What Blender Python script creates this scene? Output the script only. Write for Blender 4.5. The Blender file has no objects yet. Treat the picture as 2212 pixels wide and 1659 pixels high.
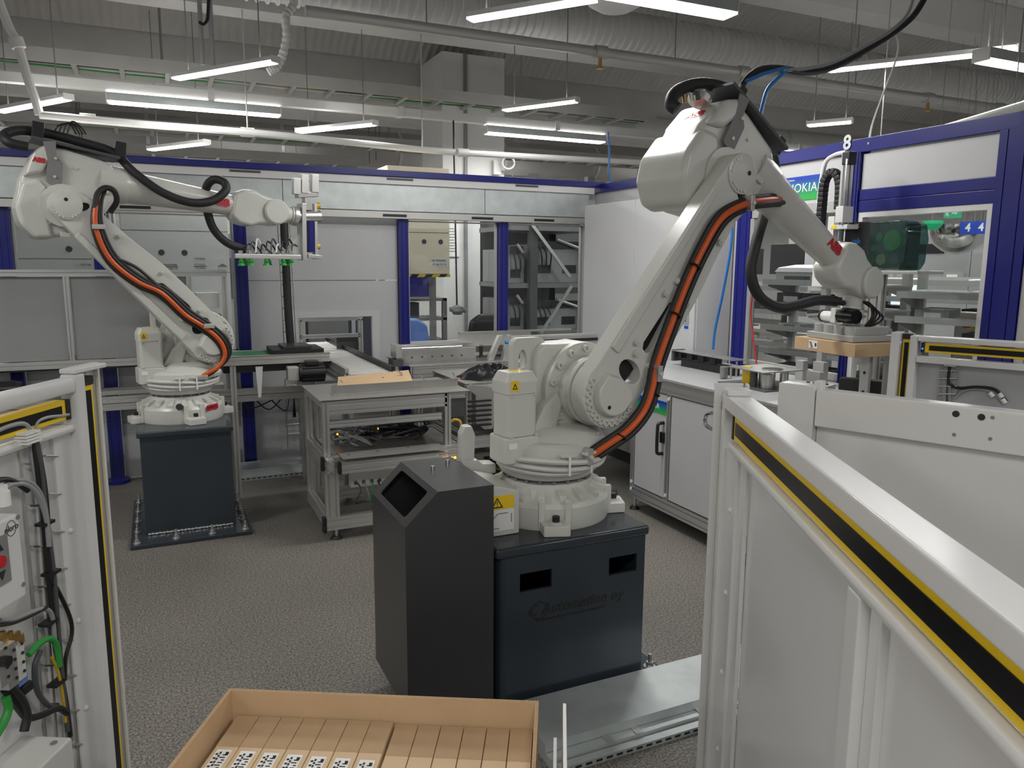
import bpy, bmesh, math, random
from mathutils import Vector, Matrix
random.seed(7)
scene = bpy.context.scene
COL = scene.collection
R = math.radians

# ---------------------------------------------------------------- camera
CF = 1651.0                      # focal length in pixels of the 2212 x 1659 frame
CYAW, CPIT, CROL, CH = R(24.86), R(9.0), R(0.338), 1.65
_f = Vector((math.sin(CYAW)*math.cos(CPIT), math.cos(CYAW)*math.cos(CPIT), -math.sin(CPIT)))
_r0 = Vector((math.cos(CYAW), -math.sin(CYAW), 0))
_u0 = _r0.cross(_f)
_r = _r0*math.cos(CROL) + _u0*math.sin(CROL)
_u = -_r0*math.sin(CROL) + _u0*math.cos(CROL)
CAM = Vector((0, 0, CH))
cd = bpy.data.cameras.new('camera')
cd.sensor_fit = 'HORIZONTAL'; cd.sensor_width = 36.0
cd.lens = 36.0*CF/2212.0
cd.clip_start = 0.05; cd.clip_end = 200
cam = bpy.data.objects.new('camera', cd)
COL.objects.link(cam)
cam.matrix_world = Matrix(((_r.x, _u.x, -_f.x, 0), (_r.y, _u.y, -_f.y, 0), (_r.z, _u.z, -_f.z, CH), (0, 0, 0, 1)))
scene.camera = cam

# ---------------------------------------------------------------- world, exposure
world = bpy.data.worlds.new('world'); scene.world = world
world.use_nodes = True
world.node_tree.nodes['Background'].inputs[0].default_value = (0.80, 0.86, 0.95, 1)
world.node_tree.nodes['Background'].inputs[1].default_value = 0.14
vs = scene.view_settings
scene.display_settings.display_device = 'sRGB'
vs.view_transform = 'Standard'; vs.look = 'None'; vs.gamma = 1; vs.use_curve_mapping = False
vs.exposure = -0.12
LAMP_W = 46.0                    # watts of one 1.5 m hall lamp
LAMP_C = (1.0, 0.985, 0.955)

# ---------------------------------------------------------------- pixel -> point on a plane of the place
def ray(x, y): return _f + _r*((x-1106)/CF) - _u*((y-829.5)/CF)
def Xp(x, y, v):
    d = ray(x, y); return CAM + d*((v-CAM.x)/d.x)
def Yp(x, y, v):
    d = ray(x, y); return CAM + d*((v-CAM.y)/d.y)
def Zp(x, y, v):
    d = ray(x, y); return CAM + d*((v-CAM.z)/d.z)
LA = R(28.4)                     # direction of the carton lane
LE = Vector((math.sin(LA), math.cos(LA), 0)); LG = Vector((math.cos(LA), -math.sin(LA), 0))
def S(s, t, z): return LE*s + LG*t + Vector((0, 0, z))
def Tp(x, y, t):
    d = ray(x, y); return CAM + d*(t/d.dot(LG))
def Np(x, y, o, n):              # plane through o with normal n
    d = ray(x, y); return CAM + d*((o-CAM).dot(n)/d.dot(n))

# ---------------------------------------------------------------- materials
MATS = {}
def mat(name, col, rough=0.5, metal=0.0, bump=0.0, bscale=80.0, var=0.0, vscale=6.0, coat=0.0, emit=0.0, spec=0.5):
    m = bpy.data.materials.new(name); m.use_nodes = True
    nt = m.node_tree; b = nt.nodes['Principled BSDF']
    b.inputs['Roughness'].default_value = rough; b.inputs['Metallic'].default_value = metal
    b.inputs['Coat Weight'].default_value = coat; b.inputs['Coat Roughness'].default_value = 0.08
    b.inputs['Specular IOR Level'].default_value = spec
    c = (col[0], col[1], col[2], 1)
    b.inputs['Base Color'].default_value = c
    tc = nt.nodes.new('ShaderNodeTexCoord')
    if var > 0:
        n = nt.nodes.new('ShaderNodeTexNoise'); n.inputs['Scale'].default_value = vscale; n.inputs['Detail'].default_value = 5
        nt.links.new(tc.outputs['Object'], n.inputs['Vector'])
        r = nt.nodes.new('ShaderNodeValToRGB')
        r.color_ramp.elements[0].position = 0.3; r.color_ramp.elements[1].position = 0.7
        r.color_ramp.elements[0].color = tuple(max(0, x*(1-var)) for x in col)+(1,)
        r.color_ramp.elements[1].color = tuple(min(1, x*(1+var)) for x in col)+(1,)
        nt.links.new(n.outputs[0], r.inputs[0]); nt.links.new(r.outputs[0], b.inputs['Base Color'])
    if bump > 0:
        n = nt.nodes.new('ShaderNodeTexNoise'); n.inputs['Scale'].default_value = bscale; n.inputs['Detail'].default_value = 3
        nt.links.new(tc.outputs['Object'], n.inputs['Vector'])
        bp = nt.nodes.new('ShaderNodeBump'); bp.inputs['Strength'].default_value = bump; bp.inputs['Distance'].default_value = 0.004
        nt.links.new(n.outputs[0], bp.inputs['Height']); nt.links.new(bp.outputs[0], b.inputs['Normal'])
    if emit > 0:
        b.inputs['Emission Color'].default_value = c; b.inputs['Emission Strength'].default_value = emit
    MATS[name] = m
    return m
def glass_mat(name, tint, haze=0.0, haze_col=(.5, .5, .5), ior=1.45):
    m = bpy.data.materials.new(name); m.use_nodes = True; nt = m.node_tree
    for n in list(nt.nodes):
        if n.type != 'OUTPUT_MATERIAL': nt.nodes.remove(n)
    out = [n for n in nt.nodes if n.type == 'OUTPUT_MATERIAL'][0]
    tr = nt.nodes.new('ShaderNodeBsdfTransparent'); tr.inputs[0].default_value = (*tint, 1)
    gl = nt.nodes.new('ShaderNodeBsdfGlossy'); gl.inputs['Roughness'].default_value = 0.02
    lw = nt.nodes.new('ShaderNodeLayerWeight'); lw.inputs[0].default_value = .5
    pw = nt.nodes.new('ShaderNodeMath'); pw.operation = 'POWER'; pw.inputs[1].default_value = 4.0; nt.links.new(lw.outputs['Facing'], pw.inputs[0])
    fr = nt.nodes.new('ShaderNodeMath'); fr.operation = 'MULTIPLY_ADD'; fr.inputs[1].default_value = .8; fr.inputs[2].default_value = .035; nt.links.new(pw.outputs[0], fr.inputs[0])
    mx = nt.nodes.new('ShaderNodeMixShader')
    nt.links.new(fr.outputs[0], mx.inputs[0]); nt.links.new(gl.outputs[0], mx.inputs[2])
    if haze > 0:
        df = nt.nodes.new('ShaderNodeBsdfDiffuse'); df.inputs[0].default_value = (*haze_col, 1)
        m2 = nt.nodes.new('ShaderNodeMixShader'); m2.inputs[0].default_value = haze
        nt.links.new(tr.outputs[0], m2.inputs[1]); nt.links.new(df.outputs[0], m2.inputs[2]); nt.links.new(m2.outputs[0], mx.inputs[1])
    else:
        nt.links.new(tr.outputs[0], mx.inputs[1])
    nt.links.new(mx.outputs[0], out.inputs[0])
    MATS[name] = m
    return m
mat('robot_white', (.60, .605, .565), .27, bump=.10, bscale=150, var=.03, vscale=3)
mat('paint_white', (.70, .70, .69), .22, var=.02, vscale=2)
mat('panel_grey', (.47, .475, .49), .42, var=.03, vscale=1.5)
mat('panel_white', (.53, .535, .545), .4, var=.02, vscale=1.5)
mat('blue', (.008, .011, .165), .3, var=.06, vscale=3)
mat('slate', (.028, .037, .046), .22, bump=.03, bscale=60, var=.08, vscale=3)
mat('darkbox', (.040, .040, .043), .30, bump=.03, bscale=60, var=.08, vscale=3)
mat('alu', (.62, .62, .60), .34, .75)
mat('alu_dull', (.52, .52, .50), .45, .55)
mat('galv', (.54, .58, .58), .45, .5, var=.10, vscale=9)
mat('steel', (.58, .57, .55), .28, .85, var=.05, vscale=12)
mat('bench_grey', (.36, .365, .37), .35, var=.03, vscale=4)
mat('steel_table', (.36, .35, .33), .36, .6, var=.07, vscale=14)
mat('chrome', (.8, .8, .8), .12, 1.0)
mat('black', (.012, .012, .013), .45)
mat('rubber', (.018, .018, .020), .55, bump=.05, bscale=200)
mat('black_gloss', (.008, .008, .010), .3, spec=.3)
mat('dark_grey', (.07, .075, .08), .5)
mat('mid_grey', (.22, .22, .22), .5)
mat('cable_grey', (.30, .31, .32), .5)
mat('cable_light', (.60, .60, .57), .45)
mat('orange', (.62, .10, .015), .38)
mat('yellow', (.88, .60, .012), .35)
mat('gold', (.55, .36, .02), .35)
mat('red', (.55, .02, .03), .4)
mat('green', (.03, .30, .05), .45)
mat('brass', (.55, .35, .12), .3, .9)
mat('bluehose', (.02, .17, .50), .35)
mat('lightblue', (.12, .22, .55), .7, var=.08, vscale=8)
mat('card', (.52, .36, .21), .75, bump=.05, bscale=40, var=.05, vscale=10)
mat('card_light', (.68, .50, .31), .7, bump=.04, bscale=40, var=.04, vscale=10)
mat('card_dark', (.46, .31, .18), .8, bump=.05, bscale=40, var=.05, vscale=10)
mat('paper', (.82, .82, .80), .6)
mat('ink', (.02, .02, .02), .7)
mat('cabinet_white', (.84, .83, .80), .4, var=.02)
mat('beige', (.86, .78, .60), .45, var=.03, vscale=2)
mat('concrete', (.40, .39, .37), .85, bump=.25, bscale=25, var=.10, vscale=2.5)
mat('concrete_light', (.47, .465, .45), .8, bump=.15, bscale=25, var=.06, vscale=2.5)
mat('duct', (.62, .62, .61), .5, .15, var=.04, vscale=4)
mat('pipe_white', (.72, .72, .70), .4)
mat('hall_white', (.70, .70, .69), .6, var=.02)
mat('shelf_grey', (.42, .42, .39), .4, .3, var=.06, vscale=5)
mat('wood', (.30, .17, .08), .5)
mat('lamp', (1.0, .98, .95), .5, emit=9.0)
mat('amber', (1.0, .35, .02), .5, emit=4.0)
mat('led_blue', (.02, .10, 1.0), .5, emit=4.0)
mat('screen', (.75, .85, .95), .4, emit=0.8)
mat('exit_green', (.01, .30, .13), .4, emit=0.5)
mat('sign_blue', (.01, .06, .45), .4)
mat('pcb', (.03, .20, .08), .5)
glass_mat('glass', (.94, .96, .96))
glass_mat('smoked', (.45, .46, .47), .62, (.44, .445, .45))
glass_mat('teal_glass', (.34, .52, .50), .22, (.10, .17, .16))

def floor_mat():
    m = bpy.data.materials.new('floor_speckled'); m.use_nodes = True; nt = m.node_tree; b = nt.nodes['Principled BSDF']
    tc = nt.nodes.new('ShaderNodeTexCoord')
    n1 = nt.nodes.new('ShaderNodeTexNoise'); n1.inputs['Scale'].default_value = 110; n1.inputs['Detail'].default_value = 6; n1.inputs['Roughness'].default_value = .75
    n2 = nt.nodes.new('ShaderNodeTexNoise'); n2.inputs['Scale'].default_value = 1.3; n2.inputs['Detail'].default_value = 4
    for n in (n1, n2): nt.links.new(tc.outputs['Object'], n.inputs['Vector'])
    r1 = nt.nodes.new('ShaderNodeValToRGB'); e = r1.color_ramp.elements
    e[0].position = .40; e[0].color = (.040, .038, .034, 1); e[1].position = .62; e[1].color = (.31, .29, .26, 1)
    nt.links.new(n1.outputs[0], r1.inputs[0])
    r2 = nt.nodes.new('ShaderNodeValToRGB'); e = r2.color_ramp.elements
    e[0].position = .3; e[0].color = (.86, .85, .84, 1); e[1].position = .7; e[1].color = (1.06, 1.05, 1.03, 1)
    nt.links.new(n2.outputs[0], r2.inputs[0])
    mx = nt.nodes.new('ShaderNodeMix'); mx.data_type = 'RGBA'; mx.blend_type = 'MULTIPLY'; mx.inputs[0].default_value = 1
    nt.links.new(r1.outputs[0], mx.inputs[6]); nt.links.new(r2.outputs[0], mx.inputs[7]); nt.links.new(mx.outputs[2], b.inputs['Base Color'])
    b.inputs['Roughness'].default_value = .5
    bp = nt.nodes.new('ShaderNodeBump'); bp.inputs['Strength'].default_value = .25; bp.inputs['Distance'].default_value = .003
    nt.links.new(n1.outputs[0], bp.inputs['Height']); nt.links.new(bp.outputs[0], b.inputs['Normal'])
    MATS['floor'] = m
floor_mat()
def ribbed_mat(name, col, scale):            # board marks left in the ceiling
    m = mat(name, col, .75, var=.05, vscale=2); nt = m.node_tree; b = nt.nodes['Principled BSDF']
    tc = nt.nodes.new('ShaderNodeTexCoord'); w = nt.nodes.new('ShaderNodeTexWave'); w.wave_type = 'BANDS'; w.bands_direction = 'X'
    w.inputs['Scale'].default_value = scale; w.inputs['Distortion'].default_value = .6; w.inputs['Detail'].default_value = 1
    nt.links.new(tc.outputs['Object'], w.inputs['Vector'])
    bp = nt.nodes.new('ShaderNodeBump'); bp.inputs['Strength'].default_value = .55; bp.inputs['Distance'].default_value = .02
    nt.links.new(w.outputs['Fac'], bp.inputs['Height']); nt.links.new(bp.outputs[0], b.inputs['Normal'])
ribbed_mat('ribbed', (.50, .49, .475), 3.2)
def gradient_mat(name, c0, c1, axis_vec):    # printed sign with a two-colour blend
    m = mat(name, c0, .35); nt = m.node_tree; b = nt.nodes['Principled BSDF']
    tc = nt.nodes.new('ShaderNodeTexCoord')
    d = nt.nodes.new('ShaderNodeVectorMath'); d.operation = 'DOT_PRODUCT'; d.inputs[1].default_value = axis_vec
    nt.links.new(tc.outputs['Generated'], d.inputs[0])
    r = nt.nodes.new('ShaderNodeValToRGB'); e = r.color_ramp.elements
    e[0].position = .15; e[0].color = (*c0, 1); e[1].position = .85; e[1].color = (*c1, 1)
    nt.links.new(d.outputs['Value'], r.inputs[0]); nt.links.new(r.outputs[0], b.inputs['Base Color'])
gradient_mat('nokia_print', (.03, .42, .06), (.01, .05, .42), (0, 0, 1))
def stripe_mat():
    m = mat('hazard', (.02, .02, .02), .5); nt = m.node_tree; b = nt.nodes['Principled BSDF']
    tc = nt.nodes.new('ShaderNodeTexCoord'); d = nt.nodes.new('ShaderNodeVectorMath'); d.operation = 'DOT_PRODUCT'; d.inputs[1].default_value = (6.5, 0, -5.5)
    nt.links.new(tc.outputs['Object'], d.inputs[0])
    f = nt.nodes.new('ShaderNodeMath'); f.operation = 'FRACT'; nt.links.new(d.outputs['Value'], f.inputs[0])
    g = nt.nodes.new('ShaderNodeMath'); g.operation = 'GREATER_THAN'; g.inputs[1].default_value = .5; nt.links.new(f.outputs[0], g.inputs[0])
    mx = nt.nodes.new('ShaderNodeMix'); mx.data_type = 'RGBA'; mx.inputs[6].default_value = (.02, .02, .02, 1); mx.inputs[7].default_value = (.8, .6, .02, 1)
    nt.links.new(g.outputs[0], mx.inputs[0]); nt.links.new(mx.outputs[2], b.inputs['Base Color'])
stripe_mat()

# ---------------------------------------------------------------- mesh helpers
WL = {}                                     # object -> world location of its root
def perp(a):
    a = a.normalized()
    h = Vector((0, 0, 1)) if abs(a.z) < .9 else Vector((1, 0, 0))
    u = a.cross(h).normalized(); return u, a.cross(u).normalized()
def catmull(pts, k=6):
    P = [Vector(p) for p in pts]
    if len(P) < 3: return P
    P = [P[0]*2-P[1]] + P + [P[-1]*2-P[-2]]
    out = []
    for i in range(1, len(P)-2):
        a, b, c, d = P[i-1:i+3]
        for j in range(k):
            t = j/k
            out.append(.5*((2*b)+(c-a)*t+(2*a-5*b+4*c-d)*t*t+(3*b-a-3*c+d)*t**3))
    out.append(P[-2]); return out
class MB:
    def __init__(s): s.v = []; s.f = []
    def add(s, v, f):
        o = len(s.v); s.v += [Vector(p) for p in v]; s.f += [tuple(i+o for i in q) for q in f]; return s
    def box(s, x0, x1, y0, y1, z0, z1):
        return s.obox(Vector(((x0+x1)/2, (y0+y1)/2, (z0+z1)/2)), Vector(((x1-x0)/2, 0, 0)), Vector((0, (y1-y0)/2, 0)), Vector((0, 0, (z1-z0)/2)))
    def obox(s, c, a, b, d):
        c = Vector(c); v = [c+a*i+b*j+d*k for k in (-1, 1) for j in (-1, 1) for i in (-1, 1)]
        f = [(0, 2, 3, 1), (4, 5, 7, 6), (0, 1, 5, 4), (2, 6, 7, 3), (0, 4, 6, 2), (1, 3, 7, 5)]
        if a.cross(b).dot(d) < 0: f = [q[::-1] for q in f]
        return s.add(v, f)
    def beam(s, p0, p1, w, h, up=Vector((0, 0, 1))):      # rectangular bar p0-p1
        p0 = Vector(p0); p1 = Vector(p1); a = (p1-p0)/2; n = a.normalized()
        x = n.cross(up)
        if x.length < 1e-4: x = n.cross(Vector((0, 1, 0)))
        x.normalize(); z = x.cross(n)
        return s.obox((p0+p1)/2, a, x*(w/2), z*(h/2))
    def cyl(s, p0, p1, r0, r1=None, n=16):
        p0 = Vector(p0); p1 = Vector(p1); r1 = r0 if r1 is None else r1; u, w = perp(p1-p0)
        c = [(math.cos(2*math.pi*i/n), math.sin(2*math.pi*i/n)) for i in range(n)]
        v = [p0+(u*a+w*b)*r0 for a, b in c] + [p1+(u*a+w*b)*r1 for a, b in c]
        f = [(i, (i+1) % n, n+(i+1) % n, n+i) for i in range(n)] + [tuple(range(n))[::-1], tuple(range(n, 2*n))]
        return s.add(v, f)
    def tube(s, pts, r, n=8, k=6, smooth=True):
        P = catmull(pts, k) if smooth else [Vector(p) for p in pts]
        rr = r if callable(r) else (lambda t: r)
        u, w = perp(P[1]-P[0]); v = []; m = len(P)
        for i, p in enumerate(P):
            t = (P[min(i+1, m-1)]-P[max(i-1, 0)]).normalized()
            u = (u-t*u.dot(t))
            if u.length < 1e-6: u, _ = perp(t)
            u.normalize(); w = t.cross(u); q = rr(i/(m-1))
            v += [p+(u*math.cos(2*math.pi*j/n)+w*math.sin(2*math.pi*j/n))*q for j in range(n)]
        f = [(i*n+j, i*n+(j+1) % n, (i+1)*n+(j+1) % n, (i+1)*n+j) for i in range(m-1) for j in range(n)]
        f += [tuple(range(n))[::-1], tuple(range((m-1)*n, m*n))]
        return s.add(v, f)
    def lathe(s, prof, o, ax, n=32):         # prof: (radius, height along ax)
        o = Vector(o); ax = Vector(ax).normalized(); u, w = perp(ax); w = ax.cross(u); v = []
        for r, h in prof:
            v += [o+ax*h+(u*math.cos(2*math.pi*i/n)+w*math.sin(2*math.pi*i/n))*max(r, 1e-4) for i in range(n)]
        m = len(prof)
        f = [(i*n+j, i*n+(j+1) % n, (i+1)*n+(j+1) % n, (i+1)*n+j) for i in range(m-1) for j in range(n)]
        f += [tuple(range(n))[::-1], tuple(range((m-1)*n, m*n))]
        return s.add(v, f)
    def prism(s, poly, o, U, Vv, W, holes=(), inset=0):     # polygon in (U,V) at o, extruded by vector W; optional top inset
        o = Vector(o)
        if not holes:
            n = len(poly); a = [o+U*x+Vv*y for x, y in poly]
            if inset:
                cx = sum(p[0] for p in poly)/n; cy = sum(p[1] for p in poly)/n
                b = []
                for i in range(n):
                    x, y = poly[i]; d = math.hypot(x-cx, y-cy) or 1
                    k = max(0, 1-inset/d); b.append(o+U*(cx+(x-cx)*k)+Vv*(cy+(y-cy)*k)+W)
            else: b = [p+W for p in a]
            area = sum(poly[i][0]*poly[(i+1) % n][1]-poly[(i+1) % n][0]*poly[i][1] for i in range(n))
            fl = (area > 0) == (U.cross(Vv).dot(W) > 0)
            f = [tuple(range(n))[::-1], tuple(range(n, 2*n))] + [(i, (i+1) % n, n+(i+1) % n, n+i) for i in range(n)]
            if not fl: f = [q[::-1] for q in f]
            return s.add(a+b, f)
        bm = bmesh.new(); es = []
        for lp in [poly]+list(holes):
            vv = [bm.verts.new(o+U*x+Vv*y) for x, y in lp]
            es += [bm.edges.new((vv[i], vv[(i+1) % len(vv)])) for i in range(len(vv))]
        bmesh.ops.triangle_fill(bm, edges=es, use_beauty=True, use_dissolve=False)
        g = bmesh.ops.extrude_face_region(bm, geom=list(bm.faces))
        bmesh.ops.translate(bm, vec=W, verts=[q for q in g['geom'] if isinstance(q, bmesh.types.BMVert)])
        bmesh.ops.recalc_face_normals(bm, faces=bm.faces)
        bm.verts.index_update(); s.add([q.co.copy() for q in bm.verts], [tuple(q.index for q in fc.verts) for fc in bm.faces]); bm.free()
        return s
    def build(s, name, m, parent=None, bevel=0.0, seg=2, loc=None, ang=35, smooth=True, fix=True):
        if parent is not None: L = WL[parent]
        elif loc is not None: L = Vector(loc)
        else:
            xs = [p.x for p in s.v]; ys = [p.y for p in s.v]
            L = Vector(((min(xs)+max(xs))/2, (min(ys)+max(ys))/2, min(p.z for p in s.v)))
        me = bpy.data.meshes.new(name)
        me.from_pydata([p-L for p in s.v], [], s.f)
        if bevel > 0 or fix:
            bm = bmesh.new(); bm.from_mesh(me)
            if fix: bmesh.ops.recalc_face_normals(bm, faces=bm.faces)
            if bevel > 0:
                eg = [e for e in bm.edges if len(e.link_faces) == 2 and e.calc_face_angle(0) > R(25)]
                bmesh.ops.bevel(bm, geom=eg, offset=bevel, segments=seg, affect='EDGES', profile=.5, clamp_overlap=True)
            bm.to_mesh(me); bm.free()
        if smooth:
            me.polygons.foreach_set('use_smooth', [True]*len(me.polygons)); me.set_sharp_from_angle(angle=R(ang))
        me.materials.append(MATS[m])
        ob = bpy.data.objects.new(name, me); COL.objects.link(ob)
        if bevel > 0:
            wn = ob.modifiers.new('weighted', 'WEIGHTED_NORMAL'); wn.keep_sharp = True; wn.weight = 80
        WL[ob] = L
        if parent is not None: ob.parent = parent
        else: ob.location = L
        return ob
def empty(name, loc):
    o = bpy.data.objects.new(name, None); o.empty_display_size = .1; COL.objects.link(o); o.location = loc; WL[o] = Vector(loc); return o
def tag(o, label=None, cat=None, group=None, kind=None):
    if label: o['label'] = label
    if cat: o['category'] = cat
    if group: o['group'] = group
    if kind: o['kind'] = kind
    return o
def thing(name, loc, label, cat, group=None): return tag(empty(name, loc), label, cat, group)
def inst(me, name, parent, M):              # a piece that shares mesh data; M is its world matrix
    ob = bpy.data.objects.new(name, me); COL.objects.link(ob)
    ob.parent = parent; ob.matrix_local = Matrix.Translation(-WL[parent]) @ M; WL[ob] = WL[parent]; return ob
def proto(mb, name, m, **k):                # mesh data only
    o = mb.build(name, m, loc=(0, 0, 0), **k); me = o.data; bpy.data.objects.remove(o); return me
def frameM(o, x, y, z):
    return Matrix(((x.x, y.x, z.x, o.x), (x.y, y.y, z.y, o.y), (x.z, y.z, z.z, o.z), (0, 0, 0, 1)))
def axisM(o, z):
    u, w = perp(z); z = z.normalized(); return frameM(Vector(o), u, z.cross(u), z)
XA, YA, ZA = Vector((1, 0, 0)), Vector((0, 1, 0)), Vector((0, 0, 1))
def text(body, name, m, parent, o, right, up, size, depth=.0012, align='CENTER', bold=0.0, shear=0.0, space=1.0):
    cu = bpy.data.curves.new(name, 'FONT'); cu.body = body; cu.size = size; cu.extrude = depth; cu.align_x = align; cu.align_y = 'CENTER'
    cu.offset = bold; cu.shear = shear; cu.space_character = space; cu.resolution_u = 3
    t = bpy.data.objects.new('tmp_text', cu); COL.objects.link(t)
    dg = bpy.context.evaluated_depsgraph_get(); me = bpy.data.meshes.new_from_object(t.evaluated_get(dg))
    bpy.data.objects.remove(t); bpy.data.curves.remove(cu)
    me.name = name; me.materials.clear(); me.materials.append(MATS[m])
    right = right.normalized(); up = (up-right*up.dot(right)).normalized()
    M = frameM(Vector(o), right, up, right.cross(up))
    return inst(me, name, parent, M)
def rect(a, b, n=6, r=.02):                  # rounded rectangle outline half sizes a,b
    o = []
    for cx, cy, t0 in ((a-r, b-r, 0), (-a+r, b-r, 90), (-a+r, -b+r, 180), (a-r, -b+r, 270)):
        for i in range(n+1):
            t = R(t0+90*i/n); o.append((cx+r*math.cos(t), cy+r*math.sin(t)))
    return o
def ellipse(cx, cy, a, b, n=20, rot=0):
    c, s_ = math.cos(rot), math.sin(rot)
    return [(cx+a*math.cos(2*math.pi*i/n)*c-b*math.sin(2*math.pi*i/n)*s_, cy+a*math.cos(2*math.pi*i/n)*s_+b*math.sin(2*math.pi*i/n)*c) for i in range(n)]
def slotted(w, h, nw, nh, d=.011, g=.0105):   # cross-section of an aluminium profile with T-slots
    def side(L, n):
        o = []
        for k in range(n):
            c = -L/2+L*(k+.5)/n; o += [(c-g/2, 0), (c-g/2, d), (c+g/2, d), (c+g/2, 0)]
        return o
    P = []
    P.append((-w/2, -h/2)); P += [(a, -h/2+b) for a, b in side(w, nw)]
    P.append((w/2, -h/2)); P += [(w/2-b, a) for a, b in side(h, nh)]
    P.append((w/2, h/2)); P += [(-a, h/2-b) for a, b in side(w, nw)]
    P.append((-w/2, h/2)); P += [(-w/2+b, -a) for a, b in side(h, nh)]
    return P
def profile(p0, p1, w, h, name='aluminium_profile', parent=None, nw=1, nh=1, up=ZA, m='alu', loc=None):
    p0 = Vector(p0); p1 = Vector(p1); n = (p1-p0).normalized(); x = n.cross(up)
    if x.length < 1e-3: x = XA.copy() if abs(n.x) < .5 else YA.copy()
    x.normalize(); z = x.cross(n)
    b = MB().prism(slotted(w, h, nw, nh), p0, x, z, p1-p0)
    return b.build(name, m, parent, smooth=False, loc=loc)
def hexbolt_mesh(r, h, m='steel', name='bolt'):
    return proto(MB().cyl((0, 0, 0), (0, 0, h), r, n=8), name, m, smooth=False)

# ================================================================ THE SETTING
def struct(o): o['kind'] = 'structure'; return o
HX0, HX1, HY0, HY1 = -9.0, 17.0, -7.0, 19.0
struct(MB().box(HX0, HX1, HY0, HY1, -.1, 0).build('floor', 'floor', smooth=False, loc=(0, 0, 0)))
cl = struct(MB().box(HX0, HX1, HY0, HY1, 4.75, 4.85).build('ceiling', 'concrete_light', smooth=False, loc=(0, 0, 0)))
beams_y = [-6.5+2.4*i for i in range(11)]          # ..., 5.5, 7.9, 10.3, ...
for i, y in enumerate(beams_y):
    MB().prism([(-.15, 0), (.15, 0), (.24, .85), (-.24, .85)], (HX0, y, 3.92), YA, ZA, XA*(HX1-HX0)).build('ceiling_beam', 'concrete_light', cl, smooth=False)
    if i+1 < len(beams_y):
        n = 12; pts = []
        for k in range(n+1):
            t = k/n; pts.append((y+.20+(2.4-.40)*t, 4.22+.34*math.sin(math.pi*t)**.7))
        pts += [(p[0], p[1]+.03) for p in pts[::-1]]
        MB().prism(pts, (HX0, 0, 0), YA, ZA, XA*(HX1-HX0)).build('ribbed_bay', 'ribbed', cl)
# outer walls of the hall
struct(MB().box(HX0, HX1, HY1, HY1+.2, 0, 4.8).build('wall_far', 'hall_white', smooth=False))
struct(MB().box(HX1, HX1+.2, HY0, HY1, 0, 4.8).build('wall_east', 'hall_white', smooth=False))
struct(MB().box(HX0-.2, HX0, HY0, HY1, 0, 4.8).build('wall_west', 'hall_white', smooth=False))

# ---------------------------------------------------------------- lamps, and glass reflections built as lamps
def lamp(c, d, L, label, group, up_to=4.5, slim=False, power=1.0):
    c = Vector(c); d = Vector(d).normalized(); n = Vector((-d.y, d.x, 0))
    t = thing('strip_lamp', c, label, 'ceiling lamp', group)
    w, h = (.045, .035) if slim else (.065, .075)  # slim: a lamp added in place of a glass reflection
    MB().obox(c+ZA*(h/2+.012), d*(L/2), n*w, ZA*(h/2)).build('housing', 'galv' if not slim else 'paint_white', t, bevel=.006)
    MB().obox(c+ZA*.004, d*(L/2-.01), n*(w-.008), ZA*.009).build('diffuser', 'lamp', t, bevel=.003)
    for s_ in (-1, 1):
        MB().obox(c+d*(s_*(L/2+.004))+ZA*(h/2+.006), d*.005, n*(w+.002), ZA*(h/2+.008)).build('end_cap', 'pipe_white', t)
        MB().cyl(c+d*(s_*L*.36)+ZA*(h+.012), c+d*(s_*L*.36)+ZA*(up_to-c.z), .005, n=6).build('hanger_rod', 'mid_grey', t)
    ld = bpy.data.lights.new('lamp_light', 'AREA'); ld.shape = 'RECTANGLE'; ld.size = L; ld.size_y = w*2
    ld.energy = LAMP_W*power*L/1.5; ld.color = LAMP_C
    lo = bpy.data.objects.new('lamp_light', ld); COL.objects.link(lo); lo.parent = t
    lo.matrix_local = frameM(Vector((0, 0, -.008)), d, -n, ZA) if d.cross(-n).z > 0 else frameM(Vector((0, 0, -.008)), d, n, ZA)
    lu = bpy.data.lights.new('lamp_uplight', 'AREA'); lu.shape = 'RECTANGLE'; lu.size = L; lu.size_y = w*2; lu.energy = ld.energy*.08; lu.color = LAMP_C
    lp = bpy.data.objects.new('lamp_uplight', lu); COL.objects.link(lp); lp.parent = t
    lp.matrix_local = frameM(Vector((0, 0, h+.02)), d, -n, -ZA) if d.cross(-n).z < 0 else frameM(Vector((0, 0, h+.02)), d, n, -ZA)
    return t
rows = [(8.32, [-7.9, -4.1, .47, 4.28, 8.1, 11.9]), (3.84, [-5.9, -2.1, 2.42, 6.25, 10.0]), (-.65, [-7.9, -4.1, -.3, 3.5, 7.3]), (-5.1, [-5.9, -2.1, 1.7, 5.5]), (12.9, [-6.0, -2.2, 1.6, 5.4, 9.2, 13.0]), (17.2, [-2.2, 1.6, 5.4, 9.2, 13])]
LB = {(8.32, .47): 'grey hooded strip lamp on the white trunking, above the left robot arm',
      (8.32, 4.28): 'grey hooded strip lamp on the white trunking, right of the concrete pillar',
      (3.84, 2.42): 'bright strip lamp under the ceiling directly above the nearer robot',
      (3.84, 6.25): 'bright strip lamp hung outside the blue right wall of the cell'}
for y, xs in rows:
    for x in xs:
        lamp((x, y, 3.10), XA, 1.55, up_to=3.2 if y == 8.32 else 4.5, label=LB.get((y, x), 'strip lamp in a row running across the hall ceiling'), group='hall strip lamps')
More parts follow.
